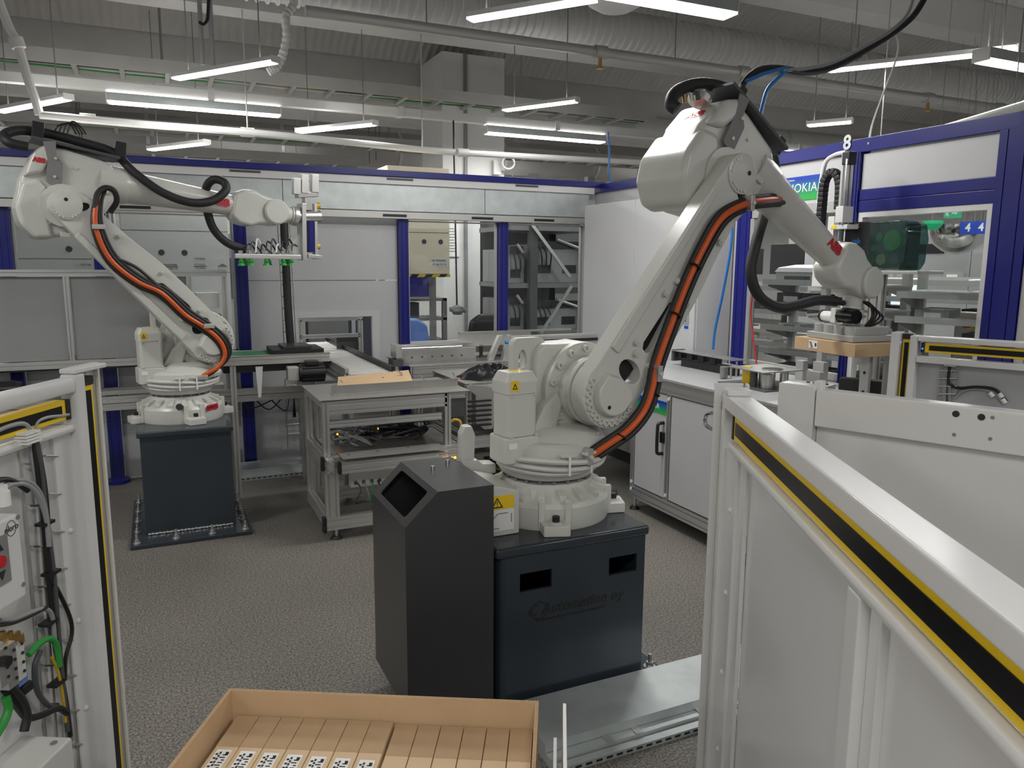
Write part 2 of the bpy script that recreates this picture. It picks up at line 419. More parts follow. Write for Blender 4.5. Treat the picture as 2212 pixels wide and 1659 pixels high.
glass_reflections = [((380, 172), (595, 135), 3.2, 'slanting slim lamp reflection built as a lamp beside the end of the pale flexible hose'),  # reflections of lamps in window glass, added as lit hanging lamps
          ((1015, 45), (1290, 0), 3.2, 'slanting lamp reflection built as a lamp touching the bright lamp above the nearer robot'),
          ((1790, 155), (2195, 112), 3.2, 'long slanting lamp reflection built as a lamp above the number 8 on the blue wall'),
          ((645, 287), (810, 270), 3.0, 'slim slanting lamp reflection built as a lamp just below the sagging white pipe'),
          ((0, 243), (148, 215), 3.0, 'slim slanting lamp reflection built as a lamp by the elbow of the white drop pipe'),
          ((1090, 240), (1247, 220), 3.2, 'slim slanting lamp reflection built as a lamp in front of the concrete pillar'),
          ((325, 325), (447, 311), 2.9, 'small slanting lamp reflection built as a lamp above the blue rail behind the left robot'),
          ((1745, 273), (1840, 265), 3.0, 'small slanting lamp reflection built as a lamp far off above the blue wall')]
for a, b, lz, lb in glass_reflections:
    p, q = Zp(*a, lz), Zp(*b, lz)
    lamp((p+q)/2, q-p, (q-p).length, lb, 'slanting lamp reflections built as lamps', slim=True, power=.5)  # added light sources where only reflections appear

# ---------------------------------------------------------------- trunking, pipes, cable ladders under the ceiling
tr = thing('lamp_trunking', (4, 8.32, 3.24), 'long white trunking that carries the hooded strip lamps', 'trunking')
MB().box(-8.5, 14, 8.27, 8.37, 3.20, 3.29).build('rail', 'pipe_white', tr, bevel=.006)
for x in [-7+1.9*i for i in range(11)]:
    MB().box(x-.03, x+.03, 8.255, 8.385, 3.195, 3.30).build('bracket', 'paint_white', tr)
def ladder(name, y0, y1, z, x0, x1, label, m='concrete_light', step=.42):
    t = thing(name, ((x0+x1)/2, (y0+y1)/2, z), label, 'cable tray', 'cable ladders under the ceiling')
    for y in (y0, y1): MB().box(x0, x1, y-.012, y+.012, z, z+.13).build('side_rail', m, t)
    rm = proto(MB().box(-.022, .022, 0, y1-y0, 0, .03), 'rung', 'alu_dull', smooth=False)
    k = int((x1-x0)/step)
    for i in range(k): inst(rm, 'rung', t, Matrix.Translation((x0+.2+step*i, y0, z+.005)))
    for i in range(9):
        yy = y0+.05+(y1-y0-.1)*i/8
        pts = [(x0+(x1-x0)*j/14, yy+random.uniform(-.03, .03), z+.05+random.uniform(0, .02)) for j in range(15)]
        MB().tube(pts, .009, n=5, k=2).build('cable', ('black', 'cable_grey', 'cable_light', 'green', 'gold')[i % 5], t)
    for x in (x0+1.2, x0+5.2, x0+9.2):
        for y in (y0, y1): MB().cyl((x, y, z+.1), (x, y, 4.3), .008, n=6).build('hanger_rod', 'mid_grey', t)
    return t
ladder('cable_ladder', 8.85, 9.35, 3.52, -5, 6.2, 'cable ladder full of cables behind the white lamp trunking')
ladder('cable_ladder', 11.2, 11.7, 3.3, -6, 12, 'far cable ladder seen above the blue rail of the back wall')
ladder('cable_ladder', 11.95, 12.35, 3.1, -6, 3.0, 'low cable ladder passing behind the sagging white pipe')
d = thing('ventilation_duct', (3, 10.9, 3.55), 'round grey ventilation duct crossing behind the cable ladders', 'duct', 'ventilation ducts')
for y, z, r_, lb in ((10.6, 3.75, .27, None), ):
    MB().cyl((-8, y, z), (15, y, z), r_, n=24).build('duct_body', 'duct', d)
    for x in range(-8, 15, 2): MB().cyl((x, y, z), (x+.05, y, z), r_+.015, n=24).build('joint_ring', 'galv', d)
d2 = thing('ventilation_duct', (3, 13.6, 3.4), 'second round duct further back under the ceiling', 'duct', 'ventilation ducts')
MB().cyl((-8, 13.6, 3.6), (15, 13.6, 3.6), .3, n=24).build('duct_body', 'concrete', d2)
for x in range(-8, 15, 2): MB().cyl((x, 13.6, 3.6), (x+.05, 13.6, 3.6), .315, n=24).build('joint_ring', 'galv', d2)
# spiral flexible duct seen above the lamps
sp = thing('spiral_duct', (-1, 7.05, 3.95), 'pale ribbed spiral duct running along under the ceiling', 'duct')
prof = []
for i in range(230):
    x = -7+i*.085; prof += [(.185, x), (.205, x+.012), (.205, x+.03), (.185, x+.042)]
MB().lathe(prof, (0, 7.15, 4.02), XA, n=20).build('duct_body', 'duct', sp)
# grey sprinkler pipe
s_ = thing('sprinkler_pipe', (5, 6.5, 3.6), 'grey steel sprinkler pipe along the ceiling right of the bright lamp', 'pipe')
MB().cyl((1.2, 6.5, 3.6), (15, 6.5, 3.6), .045, n=12).build('pipe', 'alu_dull', s_)
for x in (3.9, 5.6, 8.4, 9.7):
    MB().cyl((x-.06, 6.5, 3.6), (x+.06, 6.5, 3.6), .06, n=12).build('coupling', 'alu_dull', s_)
    h = MB().cyl((x, 6.5, 3.6), (x, 6.5, 3.46), .018, n=8); h.cyl((x, 6.5, 3.46), (x, 6.5, 3.45), .035, n=10); h.build('sprinkler_head', 'brass', s_)
for x in (2.2, 4.75, 7.2, 11):
    MB().cyl((x, 6.5, 3.64), (x, 6.5, 4.35), .006, n=6).build('hanger_rod', 'mid_grey', s_)
# white sagging pipe
wp = thing('sagging_pipe', Zp(600, 290, 2.95), 'thin white pipe sagging across the hall above the blue rail', 'pipe')
MB().tube([Yp(85, 248, 7.75), Yp(300, 268, 7.75), Yp(560, 288, 7.75), Yp(800, 312, 7.8), Yp(1000, 330, 7.8), Yp(1400, 352, 7.8)], .033, n=10).build('pipe', 'pipe_white', wp)
for px_, py_ in ((190, 256), (535, 286), (1000, 330)):
    q = Yp(px_, py_, 7.78); MB().cyl(q-XA*.06, q+XA*.06, .043, n=12).build('coupling', 'pipe_white', wp)
for px_, py_ in ((535, 285), (912, 322)):
    q = Yp(px_, py_, 7.78); MB().cyl(q, Vector((q.x, q.y, 3.95)), .007, n=6).build('hanger_rod', 'galv', wp)
vp = thing('drop_pipe', Yp(75, 215, 7.75), 'white drop pipe with an elbow slanting down to the sagging pipe', 'pipe')
MB().tube([Yp(-15, -30, 7.75), Yp(18, 55, 7.75), Yp(38, 95, 7.75), Yp(60, 170, 7.75), Yp(76, 215, 7.75), Yp(85, 248, 7.75)], .036, n=10).build('pipe', 'pipe_white', vp)
MB().cyl(Yp(33, 82, 7.75), Yp(41, 104, 7.75), .055, n=12).build('elbow_joint', 'pipe_white', vp)
fh = thing('flexible_hose', Yp(590, 150, 6.9), 'pale corrugated flexible hose hanging from the ceiling by a slim lamp reflection', 'hose')
MB().tube([Yp(640, -40, 6.9), Yp(633, 10, 6.9), Yp(618, 35, 6.9), Yp(619, 80, 6.9), Yp(610, 120, 6.9), Yp(597, 145, 6.9), Yp(580, 155, 6.9)], lambda t: .034+.004*math.sin(t*260), n=10, k=10).build('hose_body', 'cable_light', fh)
bc = thing('hook_cable', Yp(440, 30, 6.6), 'black cable with a hooked end dropping from the ceiling', 'cable')
MB().tube([Yp(452, -40, 6.6), Yp(450, 20, 6.6), Yp(447, 45, 6.6), Yp(438, 53, 6.6), Yp(430, 47, 6.6)], .013, n=8).build('cable', 'black', bc)
for px_, y0_, y1_ in ((438, 60, 140), (461, 60, 150)):
    q, q2 = Yp(px_, y0_, 7.6), Yp(px_, y1_, 7.6)
    tag(MB().cyl(q2, Vector((q2.x, q2.y, 4.2)), .02, n=8).build('threaded_rod', 'mid_grey'), 'thin grey rod hanging down behind the slanting lamp reflection', 'rod', 'rods behind the slim lamp')
# round ceiling air diffuser next to the bright lamp
ad = thing('air_diffuser', Zp(1330, 15, 3.5), 'round white dish under the ceiling beside the bright lamp', 'diffuser')
MB().lathe([(0.001, -.10), (.12, -.085), (.2, -.04), (.235, .0), (.235, .05), (.15, .12), (.12, .5)], Zp(1330, -5, 3.55), ZA, n=32).build('dish', 'pipe_white', ad)

# concrete pillar behind the back wall, with brackets, papers and pipe
p = struct(MB().box(3.34, 4.18, 9.3, 10.1, 0, 4.2).build('pillar', 'hall_white', smooth=False)); p['label'] = 'white painted concrete pillar behind the back wall'
MB().box(3.62, 3.66, 9.27, 9.3, 0, 4.2).build('corner_strip', 'mid_grey', p)
pp = thing('paper_sheet', Yp(975, 520, 9.28), 'white paper list taped to the concrete pillar', 'paper')
MB().obox(Yp(975, 520, 9.285), XA*.11, YA*.002, ZA*.2).build('sheet', 'paper', pp)
for k in range(9): MB().obox(Yp(975, 520, 9.281)+ZA*(.15-.035*k)-XA*random.uniform(0, .03), XA*random.uniform(.04, .08), YA*.001, ZA*.004).build('printed_line', 'mid_grey', pp)
pc = thing('pendant_socket', Yp(987, 668, 8.2), 'grey pendant socket box hanging on a black cable before the pillar', 'socket')
MB().cyl(Yp(987, 660, 8.2), Vector((Yp(987, 660, 8.2).x, 8.28, 3.22)), .010, n=8).build('cable', 'black', pc)
b = MB().lathe([(.02, .05), (.06, .03), (.07, -.02), (.05, -.06), (.001, -.065)], Yp(988, 668, 8.2), ZA, n=12)
b.cyl(Yp(988, 668, 8.2)+XA*.05, Yp(988, 668, 8.2)+XA*.1-ZA*.02, .028, n=10).cyl(Yp(988, 668, 8.2)-XA*.04, Yp(988, 668, 8.2)-XA*.09, .028, n=10)
b.build('socket_body', 'mid_grey', pc)
ws = thing('wall_socket', Yp(1073, 368, 9.28), 'small grey switch box with a coiled cable on the pillar', 'socket')
MB().obox(Yp(1073, 362, 9.25), XA*.05, YA*.03, ZA*.09).build('box', 'hall_white', ws, bevel=.005)
MB().tube([Yp(1098+13*math.cos(t*.5), 352+13*math.sin(t*.5), 9.2-.004*t) for t in range(26)], .014, n=6, k=2).build('cable_coil', 'cable_light', ws)

# ---------------------------------------------------------------- back wall of the cell
YW = 6.35
wb = struct(empty('wall_back', (1.4, YW, 0)))
MB().box(-3.0, 3.80, YW-.16, YW-.09, 2.335, 2.385).build('top_rail', 'blue', wb, bevel=.004)
MB().box(-3.0, 3.70, YW-.14, YW-.05, 2.275, 2.335).build('white_rail', 'paint_white', wb, bevel=.004)
for x in (-2.0, -.6, .55, 1.75, 2.9):
    MB().box(x, x+.22, YW-.146, YW-.14, 2.31, 2.325).build('rail_clip', 'dark_grey', wb)
gx = [-3.0, -1.1, .93, 2.62, 3.66]
for i in range(4): MB().box(gx[i]+.002, gx[i+1]-.002, YW-.12, YW-.02, 2.065, 2.275).build('galvanized_panel', 'galv', wb, bevel=.003)
MB().box(-3.0, 3.66, YW-.11, YW-.02, 2.005, 2.06).build('lower_rail', 'alu_dull', wb, bevel=.003)
for x in (-1.6, -.2, .98, 1.72, 2.5, 3.1):
    MB().box(x, x+.2, YW-.115, YW-.11, 2.02, 2.04).build('rail_clip', 'black', wb)
for x0, x1, z0 in ((-.965, -.885, 0), (-.39, -.30, 0), (.565, .655, 0), (1.872, 1.95, 0), (2.79, 2.873, .0)):
    o = MB().prism(slotted(x1-x0, .09, 2, 1, d=.004, g=.006), (((x0+x1)/2), YW-.01, z0), XA, YA, ZA*(2.01-z0)).build('post', 'blue', wb, smooth=False)
for x in (-.345,):
    MB().cyl((x, YW-.05, 0), (x, YW-.05, .025), .085, n=20).build('post_foot', 'blue', wb)
# solid grey panel with the conveyor opening
MB().prism([(.66, .0), (1.87, .0), (1.87, 1.497), (.66, 1.497)], (0, YW+.01, 0), XA, ZA, YA*.03, holes=[[(1.03, .80), (1.64, .80), (1.64, 1.20), (1.03, 1.20)]]).build('panel', 'panel_grey', wb, smooth=False)
MB().box(.66, 1.87, YW+.01, YW+.04, 1.503, 2.01).build('panel', 'panel_grey', wb, smooth=False)
MB().prism([(.985, .79), (1.70, .79), (1.70, 1.25), (.985, 1.25)], (0, YW-.004, 0), XA, ZA, YA*.014, holes=[[(1.03, .80), (1.64, .80), (1.64, 1.20), (1.03, 1.20)]]).build('opening_frame', 'panel_white', wb, smooth=False)
for x0, x1 in ((-3, -.97), (-.88, -.395), (-.295, .56)):
    for z0, z1 in ((.02, .46), (.466, .94)): MB().box(x0, x1, YW+.01, YW+.04, z0, z1).build('panel', 'panel_grey', wb, smooth=False)
for x0, x1 in ((1.955, 2.785), (2.88, 3.66)):
    MB().box(x0, x1, YW+.01, YW+.04, .02, .70).build('panel', 'panel_white', wb, smooth=False)
    MB().box(x0, x1, YW+.01, YW+.04, .706, .93).build('panel', 'panel_white', wb, smooth=False)
MB().box(3.66, 3.78, YW-.02, YW+.03, 0, 2.3).build('panel', 'panel_white', wb, smooth=False)
k = 0
for x0, x1, z0, z1 in ((-3, -.97, .96, 2.0), (-.88, -.395, .96, 2.0), (-.295, .56, .96, 2.0), (1.955, 2.785, .96, 2.0), (2.88, 3.655, .96, 2.0)):
    k += 1
    w = struct(empty('window_%d' % k, ((x0+x1)/2, YW, z0)))
    MB().box(x0+.015, x1-.015, YW+.012, YW+.016, z0+.01, z1-.01).build('pane', 'glass', w, smooth=False)
    for q in ((x0, x1, z0-.025, z0+.01), (x0, x0+.015, z0, z1), (x1-.015, x1, z0, z1), (x0, x1, z1-.012, z1)):
        MB().box(q[0], q[1], YW-.005, YW+.03, q[2], q[3]).build('window_frame', 'alu_dull' if q[1]-q[0] < .1 else 'panel_white', w, smooth=False)

# ---------------------------------------------------------------- right wall of the cell
XW = 3.784
wr = struct(empty('wall_right', (XW, 3.8, 0)))
MB().box(XW-.03, XW+.06, .6, YW, 2.295, 2.372).build('top_rail', 'blue', wr, bevel=.004)
MB().box(XW+.0, XW+.03, 4.34, YW, 0, 2.295).build('panel', 'panel_white', wr, smooth=False)
for y0, y1 in ((4.205, 4.335), (3.315, 3.365), (2.33, 2.50)):
    MB().prism(slotted(y1-y0, .08, 2, 1, d=.004, g=.006), (XW+.01, (y0+y1)/2, 0), YA, XA, ZA*2.30).build('post', 'blue', wr, smooth=False)
MB().box(XW-.01, XW+.03, 3.37, 4.2, 2.03, 2.29).build('panel', 'panel_white', wr, smooth=False)
MB().box(XW-.02, XW+.03, 3.37, 4.2, 1.965, 2.028).build('rail', 'alu_dull', wr, smooth=False)
MB().box(XW-.01, XW+.03, 2.505, 3.31, 2.085, 2.285).build('panel', 'panel_white', wr, smooth=False)
for z0, z1 in ((2.022, 2.083), (1.955, 2.020)): MB().box(XW-.02, XW+.04, 2.46, 3.32, z0, z1).build('header_rail', 'blue', wr, bevel=.003)
MB().box(XW-.01, XW+.03, .6, 2.32, 2.0, 2.285).build('panel', 'panel_white', wr, smooth=False)
MB().box(XW-.02, XW+.04, .6, 2.32, 1.95, 2.0).build('header_rail', 'blue', wr, smooth=False)
d1 = struct(empty('door_1', (XW, 2.9, 0)))
for q in ((2.505, 2.535, 0, 1.955), (3.28, 3.312, 0, 1.955), (2.535, 3.28, 1.925, 1.955), (2.535, 3.28, .93, .97)):
    MB().box(XW-.015, XW+.03, *q).build('door_frame', 'paint_white', d1, smooth=False)
MB().box(XW+.0, XW+.004, 2.54, 3.275, .975, 1.92).build('pane', 'glass', d1, smooth=False)
MB().box(XW-.005, XW+.02, 2.54, 3.275, .03, .925).build('door_panel', 'panel_white', d1, smooth=False)
w6 = struct(empty('window_6', (XW, 3.8, .95)))
MB().box(XW+.008, XW+.012, 3.38, 4.19, .99, 1.955).build('pane', 'glass', w6, smooth=False)
MB().box(XW-.01, XW+.02, 3.37, 4.2, .94, .985).build('window_frame', 'alu_dull', w6, smooth=False)
MB().box(XW-.005, XW+.02, 3.37, 4.2, .02, .94).build('lower_panel', 'panel_white', w6, smooth=False)
MB().box(XW-.03, XW+.01, 4.165, 4.2, .95, 1.96).build('side_profile', 'alu', w6, smooth=False)
w7 = struct(empty('window_7', (XW, 1.5, .95)))
MB().box(XW+.008, XW+.012, .62, 2.28, .99, 1.94).build('pane', 'glass', w7, smooth=False)
MB().box(XW-.02, XW+.03, 2.28, 2.325, .0, 1.95).build('window_frame', 'alu', w7, smooth=False)
MB().box(XW-.005, XW+.02, .6, 2.28, .02, .98).build('lower_panel', 'panel_white', w7, smooth=False)
# signs on the right wall
sg = thing('wall_sign', (XW-.012, 3.8, 2.05), 'blue to green printed company sign on the right wall beside the printer', 'sign')
MB().box(XW-.014, XW-.011, 3.595, 4.055, 2.055, 2.205).build('sign_board', 'nokia_print', sg, smooth=False)
text('NOKIA', 'lettering', 'paper', sg, (XW-.0155, 3.765, 2.13), -YA, ZA, .078, space=1.05)
text('Conscious Factory', 'lettering', 'paper', sg, (XW-.0155, 3.95, 2.185), -YA, ZA, .016, align='LEFT')
text('Go digital', 'lettering', 'paper', sg, (XW-.0155, 3.88, 2.075), -YA, ZA, .016, align='LEFT')
ng = thing('number_sign', Xp(1830, 307, XW-.03), 'grey figure 8 standing on the blue top rail', 'sign')
text('8', 'figure', 'alu', ng, Xp(1830, 309, XW-.034), -YA, ZA, .115, bold=.003)

# ================================================================ ROBOTS
BOLT_W = proto(MB().lathe([(.0135, 0), (.0135, .016), (.0075, .016), (.0075, .008), (.001, .008)], (0, 0, 0), ZA, n=10), 'bolt', 'robot_white')
BOLT_S = hexbolt_mesh(.008, .008, 'robot_white')
BOLT_D = hexbolt_mesh(.007, .010, 'mid_grey')
STUD = proto(MB().cyl((0, 0, 0), (0, 0, .018), .013, n=12).cyl((0, 0, .018), (0, 0, .022), .006, n=8), 'stud', 'robot_white')
def arc(cx, cy, r, a0, a1, n): return [(cx+r*math.cos(R(a0+(a1-a0)*i/n)), cy+r*math.sin(R(a0+(a1-a0)*i/n))) for i in range(n+1)]
def robot(B, heading, lean, pitch, label, fl_tilt, bolt_rot):
    B = Vector(B); h = R(heading); d = Vector((math.cos(h), math.sin(h), 0)); n = Vector((math.sin(h), -math.cos(h), 0))
    t = thing('industrial_robot', B, label, 'robot arm')
    W_ = 'robot_white'
    def P1(x, y, z): return B+d*x+n*y+ZA*z
    a, b = R(lean), R(pitch)
    J2 = P1(.16, 0, .495); ad = d*math.sin(a)+ZA*math.cos(a); J3 = J2+ad*1.095
    fd = d*math.cos(b)-ZA*math.sin(b); up = d*math.sin(b)+ZA*math.cos(b)
    av = n.cross(ad)
    WC = J3+up*.175+fd*1.215
    G = dict(B=B, d=d, n=n, J2=J2, J3=J3, ad=ad, av=av, fd=fd, up=up, W=WC, root=t)
    def hp(x, y, lat): return Np(x, y, B+n*lat, n)
    G['hp'] = hp
    # --- foot
    ba = MB().lathe([(.10, 0), (.246, 0), (.25, .012), (.25, .085), (.240, .10), (.205, .118), (.185, .135), (.18, .158), (.10, .158)], B, ZA, n=48).build('base', W_, t, ang=25)
    rib = proto(MB().prism([(.165, .11), (.238, .095), (.238, .118), (.225, .128), (.165, .150)], (0, -.012, 0), XA, ZA, YA*.024), 'rib', W_, smooth=False)
    for i in range(18):
        an = bolt_rot+20*i+8; M = Matrix.Translation(B) @ Matrix.Rotation(R(an), 4, 'Z')
        inst(rib, 'rib', ba, M); inst(BOLT_S, 'bolt', ba, M @ Matrix.Translation((.225, 0, .117)))
    for k in range(4):
        an = R(bolt_rot+90*k); e = Vector((math.cos(an), math.sin(an), 0)); f_ = Vector((-e.y, e.x, 0))
        mb = MB().prism([(-.062, 0), (.062, 0), (.05, .09), (-.05, .09)], B+e*.225, f_, e, ZA*.042)
        mb.obox(B+e*.232-f_*.05+ZA*.065, e*.022, f_*.013, ZA*.055).obox(B+e*.232+f_*.05+ZA*.065, e*.022, f_*.013, ZA*.055)
        lg = mb.build('foot_lug', W_, t, bevel=.006)
        MB().cyl(B+e*.275+ZA*.042, B+e*.275+ZA*.048, .026, n=16).build('washer', W_, lg)
        MB().cyl(B+e*.275+ZA*.048, B+e*.275+ZA*.068, .014, n=12).build('foot_bolt', 'black', lg)
    # --- turntable with its bolt ring and grey cable ring
    MB().cyl(B+ZA*.158, B+ZA*.176, .150, n=40).build('bearing_ring', 'mid_grey', t)
    tt = MB().lathe([(.12, .174), (.182, .174), (.192, .184), (.205, .205), (.212, .225), (.205, .25), (.21, .262), (.205, .30), (.18, .315), (.1, .32)], B, ZA, n=48).build('turntable', W_, t, ang=25)
    for i in range(20):
        an = R(18*i); e = Vector((math.cos(an), math.sin(an), 0)); inst(BOLT_D, 'bolt', tt, Matrix.Translation(B+e*.172+ZA*.160))
    for j, (rr, z, r_) in enumerate(((.228, .258, .011), (.226, .236, .010), (.216, .222, .009))):
        pts = []
        for i in range(13):
            an = R(-105+190*i/12+j*4); pts.append(B+(n*math.cos(an)+d*math.sin(an))*rr+ZA*(z+.010*math.sin(i*.55+j)-.006*abs(6-i)/6))
        MB().tube(pts, r_, n=8, k=4).build('signal_cable', 'cable_light', t)
    for an in (-14, 10):
        e = n*math.cos(R(an))+d*math.sin(R(an)); f_ = e.cross(ZA)
        MB().obox(B+e*.226+ZA*.283, e*.012, f_*.030, ZA*.006).build('cable_hook', W_, t, bevel=.003)
        MB().obox(B+e*.240+ZA*.245, e*.002, f_*.004, ZA*.036).build('cable_tie', 'paper', t)
    # --- column
    poly = [(-.15, .29), (-.12, .38), (-.075, .47), (-.055, .58), (-.05, .655), (-.02, .685), (.04, .68)] + arc(.16, .495, .188, 100, -52, 12) + [(.26, .29)]
    co = MB().prism(poly, B-n*.14, d, ZA, n*.135).build('column', W_, t, bevel=.022, seg=3)
    MB().prism([(-.12, .30), (.0, .30), (.04, .44), (.02, .50), (-.045, .45), (-.10, .36)], B-n*.01, d, ZA, n*.06).build('column_rib', W_, co, bevel=.015)
    MB().prism(rect(.075, .105, r=.03), P1(-.065, -.075, .60), d, ZA, n*.035, holes=[ellipse(-.030, .015, .020, .045)]).build('lifting_eye', W_, co, bevel=0)
    MB().lathe([(.05, 0), (.20, 0), (.205, .02), (.17, .07), (.12, .09)], P1(.05, .0, .27), ZA, n=32).build('column_shoulder', W_, co, ang=40)
    text('ABB ROBOTICS', 'cast_lettering', W_, co, P1(.08, .166, .335), d, ZA, .02)
    fl = MB().lathe([(.12, -.02), (.184, -.02), (.188, .0), (.186, .020), (.178, .026), (.142, .026), (.136, .034), (.12, .034)], J2, n, n=48).build('shoulder_flange', W_, t, ang=25)
    for i in range(14):
        an = 2*math.pi*(i+.5)/14; e = d*math.cos(an)+ZA*math.sin(an); inst(BOLT_W, 'bolt', fl, axisM(J2+e*.163+n*.024, n))
    MB().lathe([(.10, .03), (.135, .03), (.137, .04), (.132, .066), (.128, .070), (.128, .075), (.136, .080), (.140, .11), (.1, .11)], J2, n, n=48).build('shoulder_gearbox', W_, t, ang=25)
    # --- motors
    mo = MB().prism(rect(.080, .070, r=.025), P1(-.175, .03, .245), d, n, ZA*.10).build('axis_motor', W_, t, bevel=.008)
    MB().prism(rect(.066, .060, r=.018), P1(-.175, .03, .345), d, n, ZA*.165).build('motor_cover', W_, mo, bevel=.004)
    cp = MB().prism(rect(.070, .064, r=.018), P1(-.175, .03, .510), d, n, ZA*.045).prism(rect(.070, .064, r=.018), P1(-.175, .03, .555), d, n, ZA*.035, inset=.020).build('motor_cap', W_, mo)
    MB().obox(P1(-.175, .03, .5905), d*.028, n*.02, ZA*.0008).build('warning_label', 'yellow', mo)
    sl = MB().prism([(-.017, 0), (.017, 0), (.017, .04), (-.017, .04)], P1(-.215, .0942, .522), d, ZA, n*.001).build('warning_label', 'yellow', mo)
    MB().prism([(-.011, .008), (.011, .008), (0, .032)], P1(-.215, .0954, .522), d, ZA, n*.0008, holes=[[(-.006, .011), (.006, .011), (0, .024)]]).build('warning_triangle', 'ink', sl)
    MB().obox(P1(-.225, .1006, .315), d*.018, n*.001, ZA*.011).build('type_plate', 'paper', mo)
    for sx in (-.07, .07):
        inst(BOLT_S, 'bolt', mo, axisM(P1(-.175+sx*.8, .096, .346), ZA)); inst(BOLT_S, 'bolt', mo, axisM(P1(-.175+sx*.75, .090, .509), -ZA))
    m2 = MB().cyl(J2-n*.13, J2-n*.17, .10, n=24).build('axis_motor', W_, t)
    MB().prism(rect(.068, .068, r=.02), J2-n*.16+d*0, d, ZA, -n*.20).build('motor_cover', W_, m2, bevel=.004)
    MB().prism(rect(.074, .074, r=.02), J2-n*.36, d, ZA, -n*.05, inset=.012).build('motor_cap', W_, m2)
    for k in range(5): MB().obox(J2-n*(.2+.012*k)-d*.069, d*.003, n*.003, ZA*.04).build('cooling_slot', 'mid_grey', m2)
    # --- lower arm
    out = arc(0, 0, .135, 72, 285, 18) + [(.16, -.132), (.36, -.137), (.55, -.133), (.75, -.112), (.92, -.102), (.985, -.118), (1.045, -.115)] + arc(1.095, 0, .085, -70, 75, 8) + [(.985, .088), (.85, .098), (.6, .108), (.3, .120)]
    slot = [(.225, -.045), (.24, -.060), (.262, -.064), (.45, -.052), (.468, -.036), (.45, -.018), (.25, -.008), (.228, -.02)]
    la = MB().prism(out, J2+n*.115, ad, av, n*.085, holes=[slot, ellipse(.120, -.022, .042, .060, 18), ellipse(1.035, -.052, .022, .042, 16, -.5)]).build('lower_arm', W_, t, bevel=.010)
    MB().prism([(.05, -.05), (.50, -.09), (.50, .06), (.05, .06)], J2+n*.160, ad, av, n*.004).build('slot_shade_sheet', 'black', la, smooth=False)  # black sheets behind the arm openings stand in for the shade inside
    MB().prism([(.99, -.1), (1.07, -.1), (1.07, .0), (.99, .0)], J2+n*.160, ad, av, n*.004).build('slot_shade_sheet', 'black', la, smooth=False)
    MB().prism([(.14, .075), (.95, .060), (.95, .098), (.6, .108), (.3, .120), (.14, .122)], J2+n*.195, ad, av, n*.016).build('edge_ridge', W_, la, bevel=.008)
    MB().prism(arc(0, 0, .092, 100, 260, 12)+[(.04, -.092), (.07, -.06), (.075, .02), (.05, .085)], J2+n*.195, ad, av, n*.035, inset=.012).build('joint_boss', W_, la, bevel=.006)
    MB().cyl(J2+n*.229-ad*.055-av*.0, J2+n*.2315-ad*.055-av*.0, .008, n=12).build('plug_hole', 'black', la)
    for i in range(14):
        an = R(95+13.5*i); inst(BOLT_W, 'bolt', la, axisM(J2+ad*(.113*math.cos(an))+av*(.113*math.sin(an))+n*.194, n))
    MB().lathe([(.04, .0), (.083, 0), (.083, .012), (.06, .02), (.001, .02)], J3+n*.195, n, n=32).build('joint_boss', W_, la, ang=25)
    MB().cyl(J3+n*.214-av*.02+ad*.02, J3+n*.2165-av*.02+ad*.02, .010, n=12).build('plug_hole', 'black', la)
    for i in range(5):
        for s0 in (60, 160):
            an = R(s0+15*i); inst(BOLT_S, 'bolt', la, axisM(J3+ad*(.068*math.cos(an))+av*(.068*math.sin(an))+n*.207, n))
    for u_, v_ in ((.227, .03), (.191, .005), (.192, -.085), (.536, .01), (.80, -.078), (.50, -.095), (.461, .03)):
        inst(STUD, 'stud', la, axisM(J2+ad*u_+av*v_+n*.198, n))
    # --- upper housing
    MB().cyl(J3+n*.07, J3+n*.116, .118, n=40).build('elbow_gearbox', W_, t)
    hpoly = [(-.19, -.12), (-.12, -.185), (-.02, -.18), (.12, -.13), (.22, .0), (.26, .07), (.26, .25), (.21, .29), (.0, .32), (-.10, .315), (-.16, .26), (-.21, .12), (-.215, -.02)]
    ho = MB().prism(hpoly, J3-n*.15, fd, up, n*.235).build('upper_housing', W_, t, bevel=.028, seg=3)
    MB().prism([(-.23, -.04), (-.20, -.135), (-.12, -.205), (-.03, -.19), (-.07, -.05), (-.08, .09), (-.12, .13), (-.205, .10)], J3-n*.20, fd, up, n*.305).build('gear_cover', W_, ho, bevel=.03, seg=3)
    MB().prism([(-.20, .12), (-.11, .16), (-.04, .295), (-.09, .325), (-.16, .27)], J3-n*.175, fd, up, n*.285).build('rear_cover', W_, ho, bevel=.022, seg=3)
    for q in ((.10, .04), (-.08, -.10), (.02, -.16), (.2, .12)):
        MB().obox(J3+fd*q[0]+up*q[1]+n*.088, fd*.025, up*.014, n*.010).build('cast_pad', W_, ho, bevel=.004)
    for q in ((.05, .22), (.18, .2), (-.02, .1)): inst(BOLT_S, 'bolt', ho, axisM(J3+fd*q[0]+up*q[1]+n*.084, n))
    br = MB().prism([(-.115, .33), (-.055, .345), (-.05, .27), (-.015, .23), (-.015, .12), (-.03, .105), (-.075, .105), (-.09, .12), (-.09, .24)], J3+n*.103, fd, up, n*.008).build('hose_bracket', 'mid_grey', t, bevel=.002)
    for q in ((-.052, .25), (-.052, .15)): inst(BOLT_S, 'bolt', br, axisM(J3+fd*q[0]+up*q[1]+n*.111, n))
    MB().prism([(-.17, .335), (.27, .315), (.27, .33), (-.17, .35)], J3-n*.11, fd, up, n*.22).build('hose_plate', 'dark_grey', t, bevel=.002)
